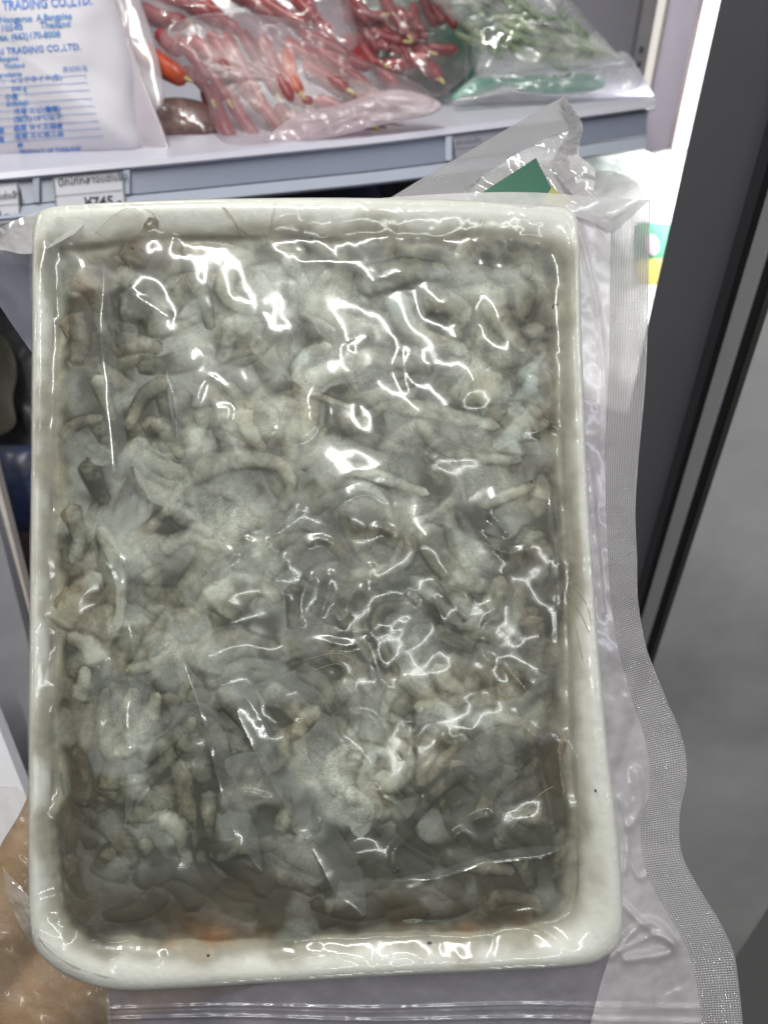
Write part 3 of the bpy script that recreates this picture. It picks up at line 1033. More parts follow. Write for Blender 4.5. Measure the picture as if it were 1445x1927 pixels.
# ------------------------------------------------------------ film over the tray
FH = np.maximum(G, TRAY) + 0.0004
FH = np.where(q_out > -4, blur(FH, 70), FH) + 0.0006 * sst(0, 30, q_con)
FH = np.maximum(FH, G + 0.0001)
FH = blur(FH, 60)
FH = np.maximum(FH, TRAY + 0.0010)
FH = np.where(q_out > 10, blur(FH, 10), FH)
FH = np.where(q_out > 14, blur(FH, 50), FH) + (fbm(wx, wy, 100, 1401, 2) - .5) * 0.0009
CR = [
 [(530,1260),(560,1216),(600,1205),(650,1214),(690,1206),(708,1248),(726,1290),(752,1306)],
 [(640,1182),(650,1150),(660,1120),(680,1108),(694,1126)], [(455,1012),(480,1022),(515,1018)], [(405,1072),(440,1046),(414,1026)],
 [(196,984),(190,1030),(214,1090),(226,1150),(232,1190)], [(186,498),(215,536),(270,556),(300,548),(324,540),(336,562)], [(190,512),(240,548),(300,588),(330,600)],
 [(538,472),(560,462),(574,472),(560,490),(600,492),(650,496),(690,482),(720,462),(742,466)], [(742,456),(800,455),(850,470),(872,480)], [(900,491),(960,498)],
 [(634,676),(646,645),(690,632),(672,652),(662,664)], [(540,832),(575,820),(592,800),(576,786)], [(368,772),(378,732),(396,710),(436,740)],
 [(762,650),(755,690),(764,722),(774,738)], [(850,620),(868,634),(892,626),(896,614)], [(574,1024),(600,1014),(628,1024)], [(690,1000),(716,992),(746,1006)],
 [(566,1180),(570,1120),(592,1074)], [(822,1150),(816,1116)], [(866,1146),(884,1116)], [(762,1118),(792,1136)], [(798,1154),(822,1146),(836,1182),(846,1204)],
 [(906,1200),(912,1176),(944,1150)], [(946,1244),(990,1300),(1006,1322)], [(1036,880),(1040,960),(1048,1040),(1052,1120),(1050,1210),(1060,1290)], [(1060,1380),(1082,1430),(1084,1470)],
 [(680,1484),(722,1502),(752,1520)], [(842,1590),(872,1562),(902,1594)], [(588,1536),(602,1556),(578,1578),(556,1566)], [(100,1350),(124,1312),(144,1286)],
 [(204,1206),(196,1280),(190,1340),(186,1400)], [(996,700),(1012,730),(1030,766)], [(918,966),(940,984),(956,1012)], [(512,998),(544,974),(566,950)],
 [(560,1350),(548,1400)], [(756,1360),(772,1400),(764,1430)], [(790,1330),(782,1370),(750,1386)], [(640,1280),(660,1300),(666,1330)], [(700,1060),(690,1090)],
 [(720,1500),(700,1480),(676,1490)], [(796,1490),(788,1550),(742,1600),(744,1640)], [(880,1560),(892,1540),(930,1530)], [(1010,1420),(1030,1500),(1040,1560),(1030,1620)],
 [(650,1340),(700,1350),(720,1390)], [(120,470),(150,500),(140,540)], [(70,575),(100,590),(130,640)], [(90,420),(110,450),(140,470)], [(260,400),(290,440)],
 [(910,1190),(906,1230),(930,1250)], [(620,1380),(690,1440),(700,1470)], [(380,560),(396,590)], [(400,770),(430,770),(424,800)], [(480,830),(530,800)],
 [(830,560),(870,574),(900,560)], [(960,1330),(1000,1380),(1040,1390),(1080,1450)], [(1000,820),(1040,800),(1070,830)], [(420,1500),(470,1490),(520,1510)], 
 [(330,1420),(350,1440),(370,1436)], [(660,1150),(640,1166),(630,1160)], [(826,1380),(850,1400),(880,1390)], [(700,1570),(740,1540),(745,1500)],
 [(540,1040),(520,1090),(540,1130)], [(620,1070),(616,1120),(600,1160)], [(900,1000),(950,1040),(1000,1030)], [(440,660),(480,640),(500,660)], [(640,940),(690,920),(740,950)],
 [(960,1720),(1000,1740),(1040,1760),(1080,1790)], [(960,1722),(1000,1716),(1030,1724)], [(700,1800),(760,1788),(800,1800)], [(480,1800),(580,1786),(660,1792),(700,1800)],
 [(140,1790),(200,1786),(300,1796),(280,1808)], [(60,1740),(100,1766),(122,1780)], [(130,1770),(150,1680),(168,1600),(200,1480)], [(124,1740),(122,1600),(130,1500)],
]
creaz = np.zeros(GX.shape, np.float32)
for c in CR:
    cl = catmull(c, None)[::3]
    if len(cl) < 2: continue
    x0, y0 = cl.min(axis=0) - 34
    x1, y1 = cl.max(axis=0) + 34
    ix0, ix1 = max(0, int((x0 - gx[0]) / STEP)), min(NX, int((x1 - gx[0]) / STEP) + 1)
    iy0, iy1 = max(0, int((y0 - gy[0]) / STEP)), min(NY, int((y1 - gy[0]) / STEP) + 1)
    X = GX[iy0:iy1, ix0:ix1]
    Y = GY[iy0:iy1, ix0:ix1]
    d, t = seg_dist(X, Y, cl)
    w_ = 8.0
    h = 0.00060 * np.exp(-(d / w_) ** 2) * np.clip(np.sin(t * math.pi) * 1.8 + .05, 0, 1)
    creaz[iy0:iy1, ix0:ix1] = np.maximum(creaz[iy0:iy1, ix0:ix1], h)
FH = FH + blur(creaz, 2) * (.32 + .68 * sst(650, 1000, GY))
# fine tension ripples near the rim
FH = FH + np.exp(-((q_con + 20) / 40) ** 2) * (fbm(GX * .4 + WX * 60, GY * .4, 26, 1501, 2) - .5) * 0.0008
FH = np.where(q_out < 8, np.minimum(FH, TRAY + 0.0013), FH)
grid_mesh('clear_film', FH, q_out > -12, M['film'])

# doubled film bands running down the left half
def band(p0, p1, w0, w1, n=90, name='film_fold'):
    ys = np.linspace(0, 1, n)
    V, F = [], []
    K = 7
    p0, p1 = np.array(p0, float), np.array(p1, float)
    d = (p1 - p0) / np.linalg.norm(p1 - p0)
    nrm = np.array([-d[1], d[0]])
    for i, s in enumerate(ys):
        c = p0 + (p1 - p0) * s + nrm * math.sin(s * 9 + w0) * 4
        w = (w0 + (w1 - w0) * s) * min(1, math.sin(s * math.pi) * 2.2 + .08)
        for j in range(K):
            q = c + nrm * (j / (K - 1) - .5) * w
            V.append((q[0], q[1], float(H_at(FH, q[0], q[1])) + 0.0003 + (0.0003 if j in (0, K - 1) else 0)))
    for i in range(n - 1):
        for j in range(K - 1):
            a = i * K + j
            F.append((a, a + 1, a + K + 1, a + K))
    V = np.array(V)
    return link(name, L(V[:, 0], V[:, 1], V[:, 2]), F, M['film_strip'], pack, world=False)


band((192, 496), (262, 1240), 24, 46)
band((262, 1240), (240, 1560), 30, 12)
band((318, 690), (352, 880), 14, 8)
band((318, 1130), (490, 1640), 20, 44)
band((430, 1280), (690, 1720), 36, 70)
band((735, 1660), (1060, 1590), 12, 26)


# ------------------------------------------------------------ bag around the tray
def sheet(name, lines, ws, mat, n=160, sub=10, wave=0.0012, wsc=70, seed=5, uvs=True, fn=None, parent=pack):
    """loft through polylines (px) at heights ws (mm, number or list) in the pack's frame"""
    C = []
    for l, w in zip(lines, ws):
        wa = np.full(len(l), w, float) if not hasattr(w, '__len__') else np.asarray(w, float)
        C.append(catmull(np.column_stack([np.array(l, float), wa]), n))
    rows = []
    for a, b in zip(C[:-1], C[1:]):
        for k in range(sub):
            rows.append(a + (b - a) * k / sub)
    rows.append(C[-1])
    A = np.array(rows)
    rr, nn = A.shape[:2]
    z = A[..., 2] / 1000 + (fbm(A[..., 0], A[..., 1], wsc, seed, 3) - .5) * wave
    if fn is not None: z = z + fn(A[..., 0], A[..., 1])
    V = L(A[..., 0], A[..., 1], z)
    du = np.concatenate([[0], np.cumsum(np.linalg.norm(np.diff(V[rr // 2], axis=0), axis=1))]) * 1000
    dv = np.concatenate([[0], np.cumsum(np.linalg.norm(np.diff(V[:, nn // 2], axis=0), axis=1))]) * 1000
    uv = np.stack(np.meshgrid(du, dv), -1).reshape(-1, 2)
    i, j = np.meshgrid(np.arange(rr - 1), np.arange(nn - 1), indexing='ij')
    a = (i * nn + j).ravel()
    return link(name, V.reshape(-1, 3), np.stack([a, a + 1, a + nn + 1, a + nn], 1), mat, parent, world=False, uv=uv)


RO = [(1222,372),(1219,500),(1214,700),(1200,860),(1194,960),(1197,1050),(1199,1130),(1215,1220),(1250,1310),(1282,1390),(1291,1460),(1278,1530),(1280,1600),(1310,1665),(1350,1730),(1378,1790),(1388,1850),(1396,1930),(1400,1990)]
RI = [(1150,410),(1147,500),(1146,640),(1142,760),(1138,860),(1140,960),(1145,1080),(1152,1160),(1165,1230),(1190,1320),(1215,1400),(1222,1480),(1205,1560),(1215,1640),(1250,1710),(1290,1780),(1310,1850),(1320,1930),(1324,1990)]
RT = [(1080,400),(1084,500),(1088,640),(1092,760),(1096,860),(1102,960),(1108,1080),(1114,1160),(1120,1240),(1130,1330),(1138,1410),(1146,1490),(1154,1570),(1161,1660),(1161,1740),(1146,1800),(1130,1850),(1110,1930),(1100,1990)]


def bottom_crease(X, Y):
    h = np.zeros(X.shape)
    for yy, a in ((1894, 1.0), (1917, 1.2), (1902, .5)):
        h += a / 1000 * np.exp(-((Y + (X - 700) * .004 * (1 if yy != 1917 else -1) - yy - 3 * np.sin(X / 90)) / 2.8) ** 2)
    return h


def flange_crease(X, Y):
    h = np.zeros(X.shape)
    for c, a, w in (([(1086,420),(1120,560),(1136,700),(1140,860)], 1.2, 5), ([(1150,1800),(1215,1735),(1265,1775),(1250,1795),(1170,1806)], 3.0, 8), ([(1160,1690),(1210,1740),(1268,1780)], 2.2, 7),
                    ([(1185,1555),(1205,1520),(1195,1450)], 2.4, 9), ([(1175,1640),(1180,1560),(1165,1500)], 1.6, 6), ([(1168,1790),(1230,1760),(1270,1775)], 2.4, 6), ([(1110,880),(1120,1000),(1135,1160)], 1.0, 5), ([(1180,1600),(1200,1650),(1225,1640)], 1.4, 6)):
        d, t = seg_dist(X.astype(np.float32), Y.astype(np.float32), catmull(c, None)[::3])
        h += a / 1000 * np.exp(-(d / w) ** 2)
    return h + bottom_crease(X, Y) * sst(1080, 1110, X)


sheet('bag_side_flap', [RT, RI], [-3, -7], M['bag_clear'], n=340, sub=40, wave=.003, wsc=60, fn=flange_crease)
sheet('heat_seal', [RI, RO], [-7, -7.5], M['seal'], n=300, sub=10, wave=.003, wsc=60)
# rolled edge of the flange catches the light
e = catmull(RO, 160)
tube('bag_edge', L(e[:, 0], e[:, 1], -.0075 + (fbm(e[:, 0], e[:, 1], 60, 5, 3) - .5) * .003), 0.00022, film('bag_edge', haze=.5, hcol=(.62, .6, .62), rough=.1, gloss=3), pack, K=6)


sheet('bag_bottom_flap', [[(200,1852),(300,1856),(500,1846),(700,1834),(900,1824),(1080,1812),(1140,1800)], [(205,1992),(330,1992),(500,1992),(700,1992),(900,1992),(1060,1992),(1118,1992)]],
      [-4, -8], M['bag_grey'], n=200, sub=60, wave=.003, wsc=70, fn=bottom_crease)

# folded back flap above the tray
sheet('heat_seal', [[(735,372),(810,326),(900,274),(1000,215),(1062,180)], [(830,392),(880,352),(955,300),(1035,256),(1094,236)]], [-20, -16], M['seal_back'], n=160, sub=10, wave=.002)
sheet('bag_back_flap', [[(830,392),(880,352),(955,300),(1035,256),(1094,236)], [(900,420),(930,390),(985,355),(1035,330),(1088,292)], [(960,440),(1000,420),(1060,400),(1110,380),(1120,318)]], [-16, -15, -12],
      M['bag_white'], n=120, sub=14, wave=.008, wsc=50)
sheet('heat_seal', [[(1062,182),(1096,236),(1086,290),(1120,318),(1152,322),(1188,336),(1222,370)], [(1050,196),(1070,246),(1040,310),(1090,380),(1120,400),(1140,412),(1152,418)]], [-16, [-16, -14, -12, -10, -8, -7, -7]],
      M['seal'], n=140, sub=14, wave=.006, wsc=26, seed=9)
sheet('bag_fold', [[(700,374),(850,364),(1000,362),(1138,372),(1222,376)], [(700,384),(850,388),(1000,392),(1100,412),(1152,440)]], [-2, [0, 1, 1.5, -2, -7]], M['bag_white'], n=120, sub=10, wave=.001)
V = L(np.array([880, 1008, 1050, 880.]), np.array([380, 297, 380, 388.]), -.0100)
m_green = simple('printed_green', (0.012, 0.105, 0.06), rough=.4, noise=.1)
m_yel = simple('printed_yellow', (0.34, 0.33, 0.09), rough=.4, noise=.1)
link('back_label', V, [(0, 1, 2, 3)], m_green, pack, world=False)
V = L(np.array([1024, 1038, 1075, 1024.]), np.array([374, 352, 384, 392.]), -.0096)
link('label_corner', V, [(0, 1, 2, 3)], m_yel, pack, world=False)

# top left corner of the bag and the grey flap behind
sheet('bag_corner', [[(-60,455),(0,428),(60,402),(120,386),(200,382)], [(-60,474),(0,470),(45,478),(85,470),(140,440)]], [-4, [-4, -4, -2, 1.5, 3.4]], M['bag_white'], n=80, sub=14, wave=.004, wsc=30)
sheet('bag_side_flap', [[(-60,462),(0,466),(50,470),(75,476)], [(-70,470),(-10,560),(30,620),(80,690)]], [-12, -14], film('bag_flap_bluish', haze=.93, hcol=(.24, .245, .31), rough=.35, gloss=1, patch=.05, wrinkle=.2), n=80, sub=14, wave=.003)
sheet('bag_corner', [[(62,410),(58,450),(56,520),(60,580)], [(120,408),(112,460),(116,520),(124,600)]], [[0, 0, .3, -1], [3.8, 4.4, 4.0, 2.6]], M['film_strip'], n=80, sub=14, wave=.004, wsc=34, seed=12)
# lower left: loose film in front of the hand
sheet('bag_side_flap', [[(58,1500),(57,1600),(60,1700),(80,1790),(140,1840),(205,1856)], [(30,1480),(12,1600),(18,1700),(50,1830),(130,1930),(215,1990)], [(-40,1480),(-40,1600),(-40,1700),(-30,1850),(60,1990),(190,2010)]],
      [-4, -8, -12], film('bag_film_thin', haze=.14, hcol=(.80, .72, .66), rough=.22, gloss=.8, wrinkle=.3, wscale=35, patch=.12), n=120, sub=20, wave=.007, wsc=40)
sheet('bag_corner', [[(5,1630),(20,1700),(60,1775),(130,1840),(225,1862)], [(58,1690),(64,1740),(96,1790),(160,1826),(240,1846)]], [-3, [-1, 1, 2.2, 2.8, 3]], film('bag_film_corner', haze=.30, hcol=(.85, .80, .76), rough=.09, gloss=2.6, wrinkle=.4, wscale=60, patch=.2), n=120, sub=16, wave=.004, wsc=28)

# ------------------------------------------------------------ hand behind the lower left corner
def hand():
    me = bpy.data.meshes.new('hand')
    pts = []
    E = []
    rad = []

    def ap(px, py, d, r, par=None):
        pts.append(P(px, py, d))
        rad.append(r)
        if par is not None: E.append((par, len(pts) - 1))
        return len(pts) - 1

    wr = ap(-210, 2120, .345, .030)
    fa = ap(-420, 2480, .36, .034, wr)
    pa = ap(-40, 1930, .34, .036, wr)
    pb = ap(110, 1830, .345, .034, pa)
    th = ap(10, 1720, .325, .019, pa)
    t2 = ap(60, 1600, .325, .0135, th)
    t3 = ap(110, 1480, .328, .0115, t2)
    ap(150, 1380, .330, .0095, t3)
    for k, (fx, fy, ln) in enumerate(((250, 1650, 1.0), (300, 1730, 1.08), (310, 1810, 1.0), (285, 1880, .8))):
        b = ap(fx - 60, fy + 10, .350, .0115, pb)
        c = ap(fx + 90 * ln, fy - 30 * ln, .348, .0098, b)
        d = ap(fx + 190 * ln, fy - 60 * ln, .340, .0088, c)
        ap(fx + 270 * ln, fy - 75 * ln, .330, .0076, d)
    c = pts[0].copy()
    bm = bmesh.new()
    for a, b in E:
        pa_, pb_, ra, rb = pts[a], pts[b], rad[a], rad[b]
        m = max(2, int((pb_ - pa_).length / (min(ra, rb) * .35)))
        for k in range(m + 1):
            t = k / m
            r = (ra + (rb - ra) * t) * (1 - .10 * math.sin(t * math.pi))
            bmesh.ops.create_icosphere(bm, subdivisions=2, radius=r, matrix=Matrix.Translation(pa_ + (pb_ - pa_) * t - c))
    bm.to_mesh(me)
    bm.free()
    o = bpy.data.objects.new('hand', me)
    COL.objects.link(o)
    o.location = c
    rm = o.modifiers.new('remesh', 'REMESH')
    rm.mode = 'VOXEL'
    rm.voxel_size = 0.0022
    rm.use_smooth_shade = True
    sm = o.modifiers.new('smooth', 'SMOOTH')
    sm.iterations = 10
    dg = bpy.context.evaluated_depsgraph_get()
    m2 = bpy.data.meshes.new_from_object(o.evaluated_get(dg))
    o.modifiers.clear()
    o.data = m2
    m2.materials.clear()
    m2.materials.append(simple('skin', (0.33, 0.20, 0.10), rough=.5, noise=.12, scale=60, bump=.25, bscale=900, sub=.1))
    m2.polygons.foreach_set('use_smooth', [True] * len(m2.polygons))
    tag(o, 'tan hand holding the pack from behind at its lower left corner', 'hand')


hand()


# ------------------------------------------------------------ background helpers
def hexa(name, front, back, mat, parent=None, bevel=0.0, world=True):
    """8 corner block: front and back quads, world points"""
    V = [tuple(p) for p in front] + [tuple(p) for p in back]
    F = [(0, 1, 2, 3), (7, 6, 5, 4), (0, 4, 5, 1), (1, 5, 6, 2), (2, 6, 7, 3), (3, 7, 4, 0)]
    o = link(name, V, F, mat, parent, smooth=False)
    bm = bmesh.new()
    bm.from_mesh(o.data)
    bmesh.ops.recalc_face_normals(bm, faces=bm.faces)
    if bevel:
        bmesh.ops.bevel(bm, geom=bm.edges[:], offset=bevel, segments=2, affect='EDGES', profile=.5)
    bm.to_mesh(o.data)
    bm.free()
    return o


def slab(name, q, dd, mat, parent=None, bevel=0.0):
    """q: four (px,py,d); pushed dd deeper along the view axis"""
    ax = (CM.to_3x3() @ Vector((0, 0, -1))) * dd
    f = [P(*c) for c in q]
    return hexa(name, f, [p + ax for p in f], mat, parent, bevel)


def vbar(name, xl, xr, y0, d, thick, mat, parent=None, zlo=-.75, zhi=.45, bevel=0.0, d2=None):
    a = P(xl, y0, d)
    b = P(xr, y0, d2 or d)
    zz = a.z
    b = Vector((b.x, b.y, zz))
    n = Vector((-(b - a).y, (b - a).x, 0)).normalized()
    if n.y < 0: n = -n
    lo, hi = Vector((0, 0, zlo)), Vector((0, 0, zhi))
    f = [a + lo, b + lo, b + hi, a + hi]
    return hexa(name, f, [p + n * thick for p in f], mat, parent, bevel)


def puff(name, ctrl, d0, thick, mat, parent=None, tilt=(0, 0), nz=.25, seed=1, n=110, rings=20, wsc=60, flat=.35, back=True, center=None):
    """a filled bag: traced outline at depth d0 with a bulging wrinkled front and a back"""
    ol = catmull(ctrl, n, True)
    c = np.array(center if center else ol.mean(axis=0))
    V, F = [], []
    fs = [1, .985, .96, .93, .89, .84, .78, .71, .63, .54, .44, .33, .22, .11]
    A = []
    for s in fs:
        p = c + (ol - c) * s
        h = (1 - s ** 2.6) ** flat if s < 1 else 0
        A.append(np.column_stack([p, np.full(n, h)]))
    A = np.array(A)
    noise = (fbm(A[..., 0], A[..., 1], wsc, seed, 4) - .5) * 2
    H = A[..., 2] * thick * (1 + nz * noise) + noise * thick * nz * .12
    dep = d0 + (A[..., 0] - c[0]) * tilt[0] + (A[..., 1] - c[1]) * tilt[1]
    for r in range(len(fs)):
        for i in range(n):
            V.append(P(A[r, i, 0], A[r, i, 1], dep[r, i] - H[r, i]))
    V.append(P(c[0], c[1], d0 - thick))
    R_ = len(fs)
    for r in range(R_ - 1):
        for i in range(n):
            j = (i + 1) % n
            F.append((r * n + i, r * n + j, (r + 1) * n + j, (r + 1) * n + i))
    top = len(V) - 1
    for i in range(n): F.append(((R_ - 1) * n + i, (R_ - 1) * n + (i + 1) % n, top))
    if back:
        b0 = len(V)
        for r, s in ((4, 1), (9, 1), (12, 1)):
            for i in range(n):
                V.append(P(A[r, i, 0], A[r, i, 1], dep[r, i] + A[r, i, 2] * thick * .35))
        V.append(P(c[0], c[1], d0 + thick * .35))
        for i in range(n):
            j = (i + 1) % n
            F.append((i, b0 + i, b0 + j, j))
            for q in range(2):
                F.append((b0 + q * n + i, b0 + (q + 1) * n + i, b0 + (q + 1) * n + j, b0 + q * n + j))
            F.append((b0 + 2 * n + i, len(V) - 1, b0 + 2 * n + j))
    V = [tuple(v) for v in V]
    o = link(name, V, F, mat, parent)
    o_bvh = BVHTree.FromPolygons([Vector(v) for v in V], F)
    return o, o_bvh


camo = CAM_LOC


def print_text(s, px, py, h, ang, bvh, mat, parent, name='printed_text', off=.0008, align='LEFT', bold=0.0, dflat=None, sx=1.0, skew=0.0):
    """flat print: a line of letters laid on the surface seen at px,py"""
    cu = bpy.data.curves.new('t', 'FONT')
    cu.body = s
    cu.size = 1
    cu.align_x = align
    cu.resolution_u = 2
    cu.offset = bold
    to = bpy.data.objects.new('t', cu)
    COL.objects.link(to)
    dg = bpy.context.evaluated_depsgraph_get()
    me = bpy.data.meshes.new_from_object(to.evaluated_get(dg))
    bpy.data.objects.remove(to)
    if not len(me.vertices): return None
    ca, sa = math.cos(ang), math.sin(ang)
    V = []
    for v in me.vertices:
        x, y = v.co.x * h * 1.35 * sx, v.co.y * h * 1.35
        qx = px + x * ca + y * sa - y * skew
        qy = py + x * sa - y * ca
        if dflat is not None:
            V.append(P(qx, qy, dflat(qx, qy)))
            continue
        r = (P(qx, qy, 1) - camo).normalized()
        hit = bvh.ray_cast(camo, r)
        if hit[0] is None:
            V.append(V[-1] if V else P(qx, qy, .55))
        else:
            V.append(hit[0] - r * off)
    F = [tuple(p.vertices) for p in me.polygons]
    return link(name, [tuple(v) for v in V], F, mat, parent, smooth=False)


def strokes(rects, bvh, mat, parent, name, off=.0008, dflat=None):
    """thin printed lines / marks given as px quads, one mesh"""
    V, F = [], []
    for q in rects:
        n = 8
        (ax, ay), (bx, by), (cx, cy), (dx, dy) = q
        b = len(V)
        for i in range(n + 1):
            t = i / n
            for (ex_, ey_) in ((ax + (bx - ax) * t, ay + (by - ay) * t), (dx + (cx - dx) * t, dy + (cy - dy) * t)):
                if dflat is not None:
                    V.append(tuple(P(ex_, ey_, dflat(ex_, ey_))))
                    continue
                r = (P(ex_, ey_, 1) - camo).normalized()
                hit = bvh.ray_cast(camo, r)
                V.append(tuple(hit[0] - r * off) if hit[0] is not None else tuple(P(ex_, ey_, .55)))
        for i in range(n):
            F.append((b + 2 * i, b + 2 * i + 2, b + 2 * i + 3, b + 2 * i + 1))
    return link(name, V, F, mat, parent, smooth=False)


# ------------------------------------------------------------ cabinet
m_wall = simple('cabinet_wall', (0.30, 0.285, 0.335), rough=.45, noise=.05, scale=6)
m_dim = simple('cabinet_dim', (0.10, 0.10, 0.125), rough=.5, noise=.1, scale=6)
m_shelf = simple('shelf_white', (0.60, 0.585, 0.68), rough=.3, noise=.03, scale=10)
m_rail = simple('price_rail', (0.24, 0.26, 0.345), rough=.3, noise=.04, scale=10)
m_rail2 = simple('price_rail_lip', (0.40, 0.43, 0.52), rough=.25, noise=.04, scale=10)
m_black = simple('black_rubber', (0.012, 0.012, 0.014), rough=.5)
m_frame = simple('door_frame', (0.115, 0.115, 0.13), rough=.42, noise=.06, scale=12)
m_frame2 = simple('door_trim', (0.27, 0.27, 0.275), rough=.35, noise=.05, scale=12)
m_white = simple('white_plastic', (0.8, 0.78, 0.84), rough=.35, noise=.03)

tag(slab('back_wall', [(-900, 1300, 1.25), (2300, 1300, 1.25), (2300, -700, 1.35), (-900, -700, 1.35)], .03, m_wall), kind='structure')
tag(slab('cabinet_floor', [(-900, 3000, .75), (1270, 3000, .75), (1200, 1250, 1.15), (-900, 1250, 1.15)], .03, simple('cabinet_floor', (0.20, 0.18, 0.21), rough=.4, noise=.2, scale=10)), kind='structure')

# shelf
sh = empty('freezer_shelf', P(600, 300, .6), 'white freezer shelf with a grey price rail behind the pack', 'shelf')


def shd(px, py):
    return 0.50 + (px + 60) / 1290 * 0.13


def sl_(x, top):   # top front edge line of the shelf, px
    return np.interp(x, [-80, 0, 340, 700, 1000, 1233, 1260], [335, 328, 297, 261, 224, 192, 188])


def strip(name, ys0, ys1, x0, x1, dfn0, dfn1, mat, parent, thick=.004, n=24):
    V, F = [], []
    for i in range(n + 1):
        x = x0 + (x1 - x0) * i / n
        a, b = P(x, sl_(x, 0) + ys0, dfn0(x, 0)), P(x, sl_(x, 0) + ys1, dfn1(x, 0))
        ax = (CM.to_3x3() @ Vector((0, 0, -1))) * thick
        V += [a, b, b + ax, a + ax]
    for i in range(n):
        for j in range(4):
            F.append((i * 4 + j, i * 4 + (j + 1) % 4, (i + 1) * 4 + (j + 1) % 4, (i + 1) * 4 + j))
    F.append((0, 1, 2, 3))
    F.append((n * 4 + 3, n * 4 + 2, n * 4 + 1, n * 4))
    return link(name, [tuple(v) for v in V], F, mat, parent, smooth=False)


# shelf board: front edge to back edge
V, F = [], []
nn = 24
for i in range(nn + 1):
    x = -80 + 1315 * i / nn
    a = P(x, sl_(x, 0), shd(x, 0))
    b = P(x * .95 + 20, np.interp(x, [-80, 600, 1235], [165, 120, 112]), shd(x, 0) + .42)
    dn = Vector((0, 0, -.006))
    V += [a, b, b + dn, a + dn]
for i in range(nn):
    for j in range(4):
        F.append((i * 4 + j, i * 4 + (j + 1) % 4, (i + 1) * 4 + (j + 1) % 4, (i + 1) * 4 + j))
F.append((0, 1, 2, 3)); F.append((nn * 4 + 3, nn * 4 + 2, nn * 4 + 1, nn * 4))
link('shelf_board', [tuple(v) for v in V], F, m_shelf, sh, smooth=False)
strip('shelf_edge', -3, 9, -80, 1233, lambda x, y: shd(x, y) - .003, lambda x, y: shd(x, y) - .004, m_shelf, sh, .004)
strip('price_rail', 9, 60, -80, 1216, lambda x, y: shd(x, y) + .001, lambda x, y: shd(x, y) + .001, m_rail, sh, .004)
strip('rail_groove', 58, 64, -80, 1216, lambda x, y: shd(x, y) + .004, lambda x, y: shd(x, y) + .004, simple('rail_shadow_gap', (0.16, 0.18, 0.24), rough=.4), sh, .003)
strip('rail_lip', 63, 84, -80, 1214, lambda x, y: shd(x, y) - .001, lambda x, y: shd(x, y) - .006, m_rail2, sh, .004)
for xs in (62, 232, 838):
    slab('rail_clip', [(xs, sl_(xs, 0) + 58, shd(xs, 0) - .002), (xs + 12, sl_(xs, 0) + 58, shd(xs, 0) - .002), (xs + 12, sl_(xs, 0) + 12, shd(xs, 0) - .002), (xs, sl_(xs, 0) + 12, shd(xs, 0) - .002)], .003, m_rail2, sh)

# price labels
m_card = simple('label_card', (0.50, 0.49, 0.56), rough=.4, noise=.03)
m_ink = simple('black_ink', (0.02, 0.02, 0.025), rough=.6)
m_ink2 = simple('grey_ink', (0.17, 0.17, 0.2), rough=.6)


def price_label(x0, x1, top, bot, label, cardmat=m_card):
    xm = (x0 + x1) / 2
    root = empty('price_label', P(xm, sl_(xm, 0) + top, shd(xm, 0)), label, 'price label', 'price labels in the shelf rail')
    dz = lambda x, y: shd(x, 0) - .0035
    q = [(x0 + 6, sl_(x0, 0) + bot, dz(x0, 0)), (x1 + 6, sl_(x1, 0) + bot, dz(x1, 0)), (x1, sl_(x1, 0) + top, dz(x1, 0)), (x0, sl_(x0, 0) + top, dz(x0, 0))]
    slab('card', q, .001, cardmat, root)
    dz2 = lambda x, y: shd(x, 0) - .0045
    g = lambda x, o: (x, sl_(x, 0) + o)
    w = 2.2
    rr = [(g(x0, top), g(x1, top), g(x1, top + w), g(x0, top + w)), (g(x0, top), g(x0 + w, top), g(x0 + w + 6, bot), g(x0 + 6, bot)),
          (g(x1 - w, top), g(x1, top), g(x1 + 6, bot), g(x1 - w + 6, bot)), (g(x0 + 4, (top + bot) / 2 + 3), g(x1 + 2, (top + bot) / 2 + 3), g(x1 + 2, (top + bot) / 2 + 4.2), g(x0 + 4, (top + bot) / 2 + 4.2))]
    strokes(rr, None, m_ink2, root, 'printed_frame', dflat=dz2)
    return root, dz2


r1, dz = price_label(100, 231, 16, 78, 'white price label with a line of Thai writing above the tray, second from left')
print_text('ปีกไก่กลางแช่แข็ง', 110, 350, 14, R(-5.5), None, m_ink, r1, dflat=dz, bold=.012)
print_text('¥745.-', 160, 391, 20, R(-5), None, m_ink, r1, dflat=dz, bold=.02)
r2, dz = price_label(-80, 34, 18, 92, 'white price label cut off by the left edge of the picture')
print_text('กุ้งแช่แข็ง', -22, 377, 12, R(-5), None, m_ink, r2, dflat=dz, bold=.01)
print_text('80.-', -22, 413, 19, R(-4), None, m_ink, r2, dflat=dz, bold=.03)
r3, dz = price_label(850, 948, 14, 56, 'grey price label in the rail right of centre, partly behind the folded bag flap', simple('label_card_grey', (0.26, 0.26, 0.31), rough=.4, noise=.03))
print_text('ผักแช่แข็ง', 858, 272, 9, R(-7), None, m_ink2, r3, dflat=dz, bold=.01)

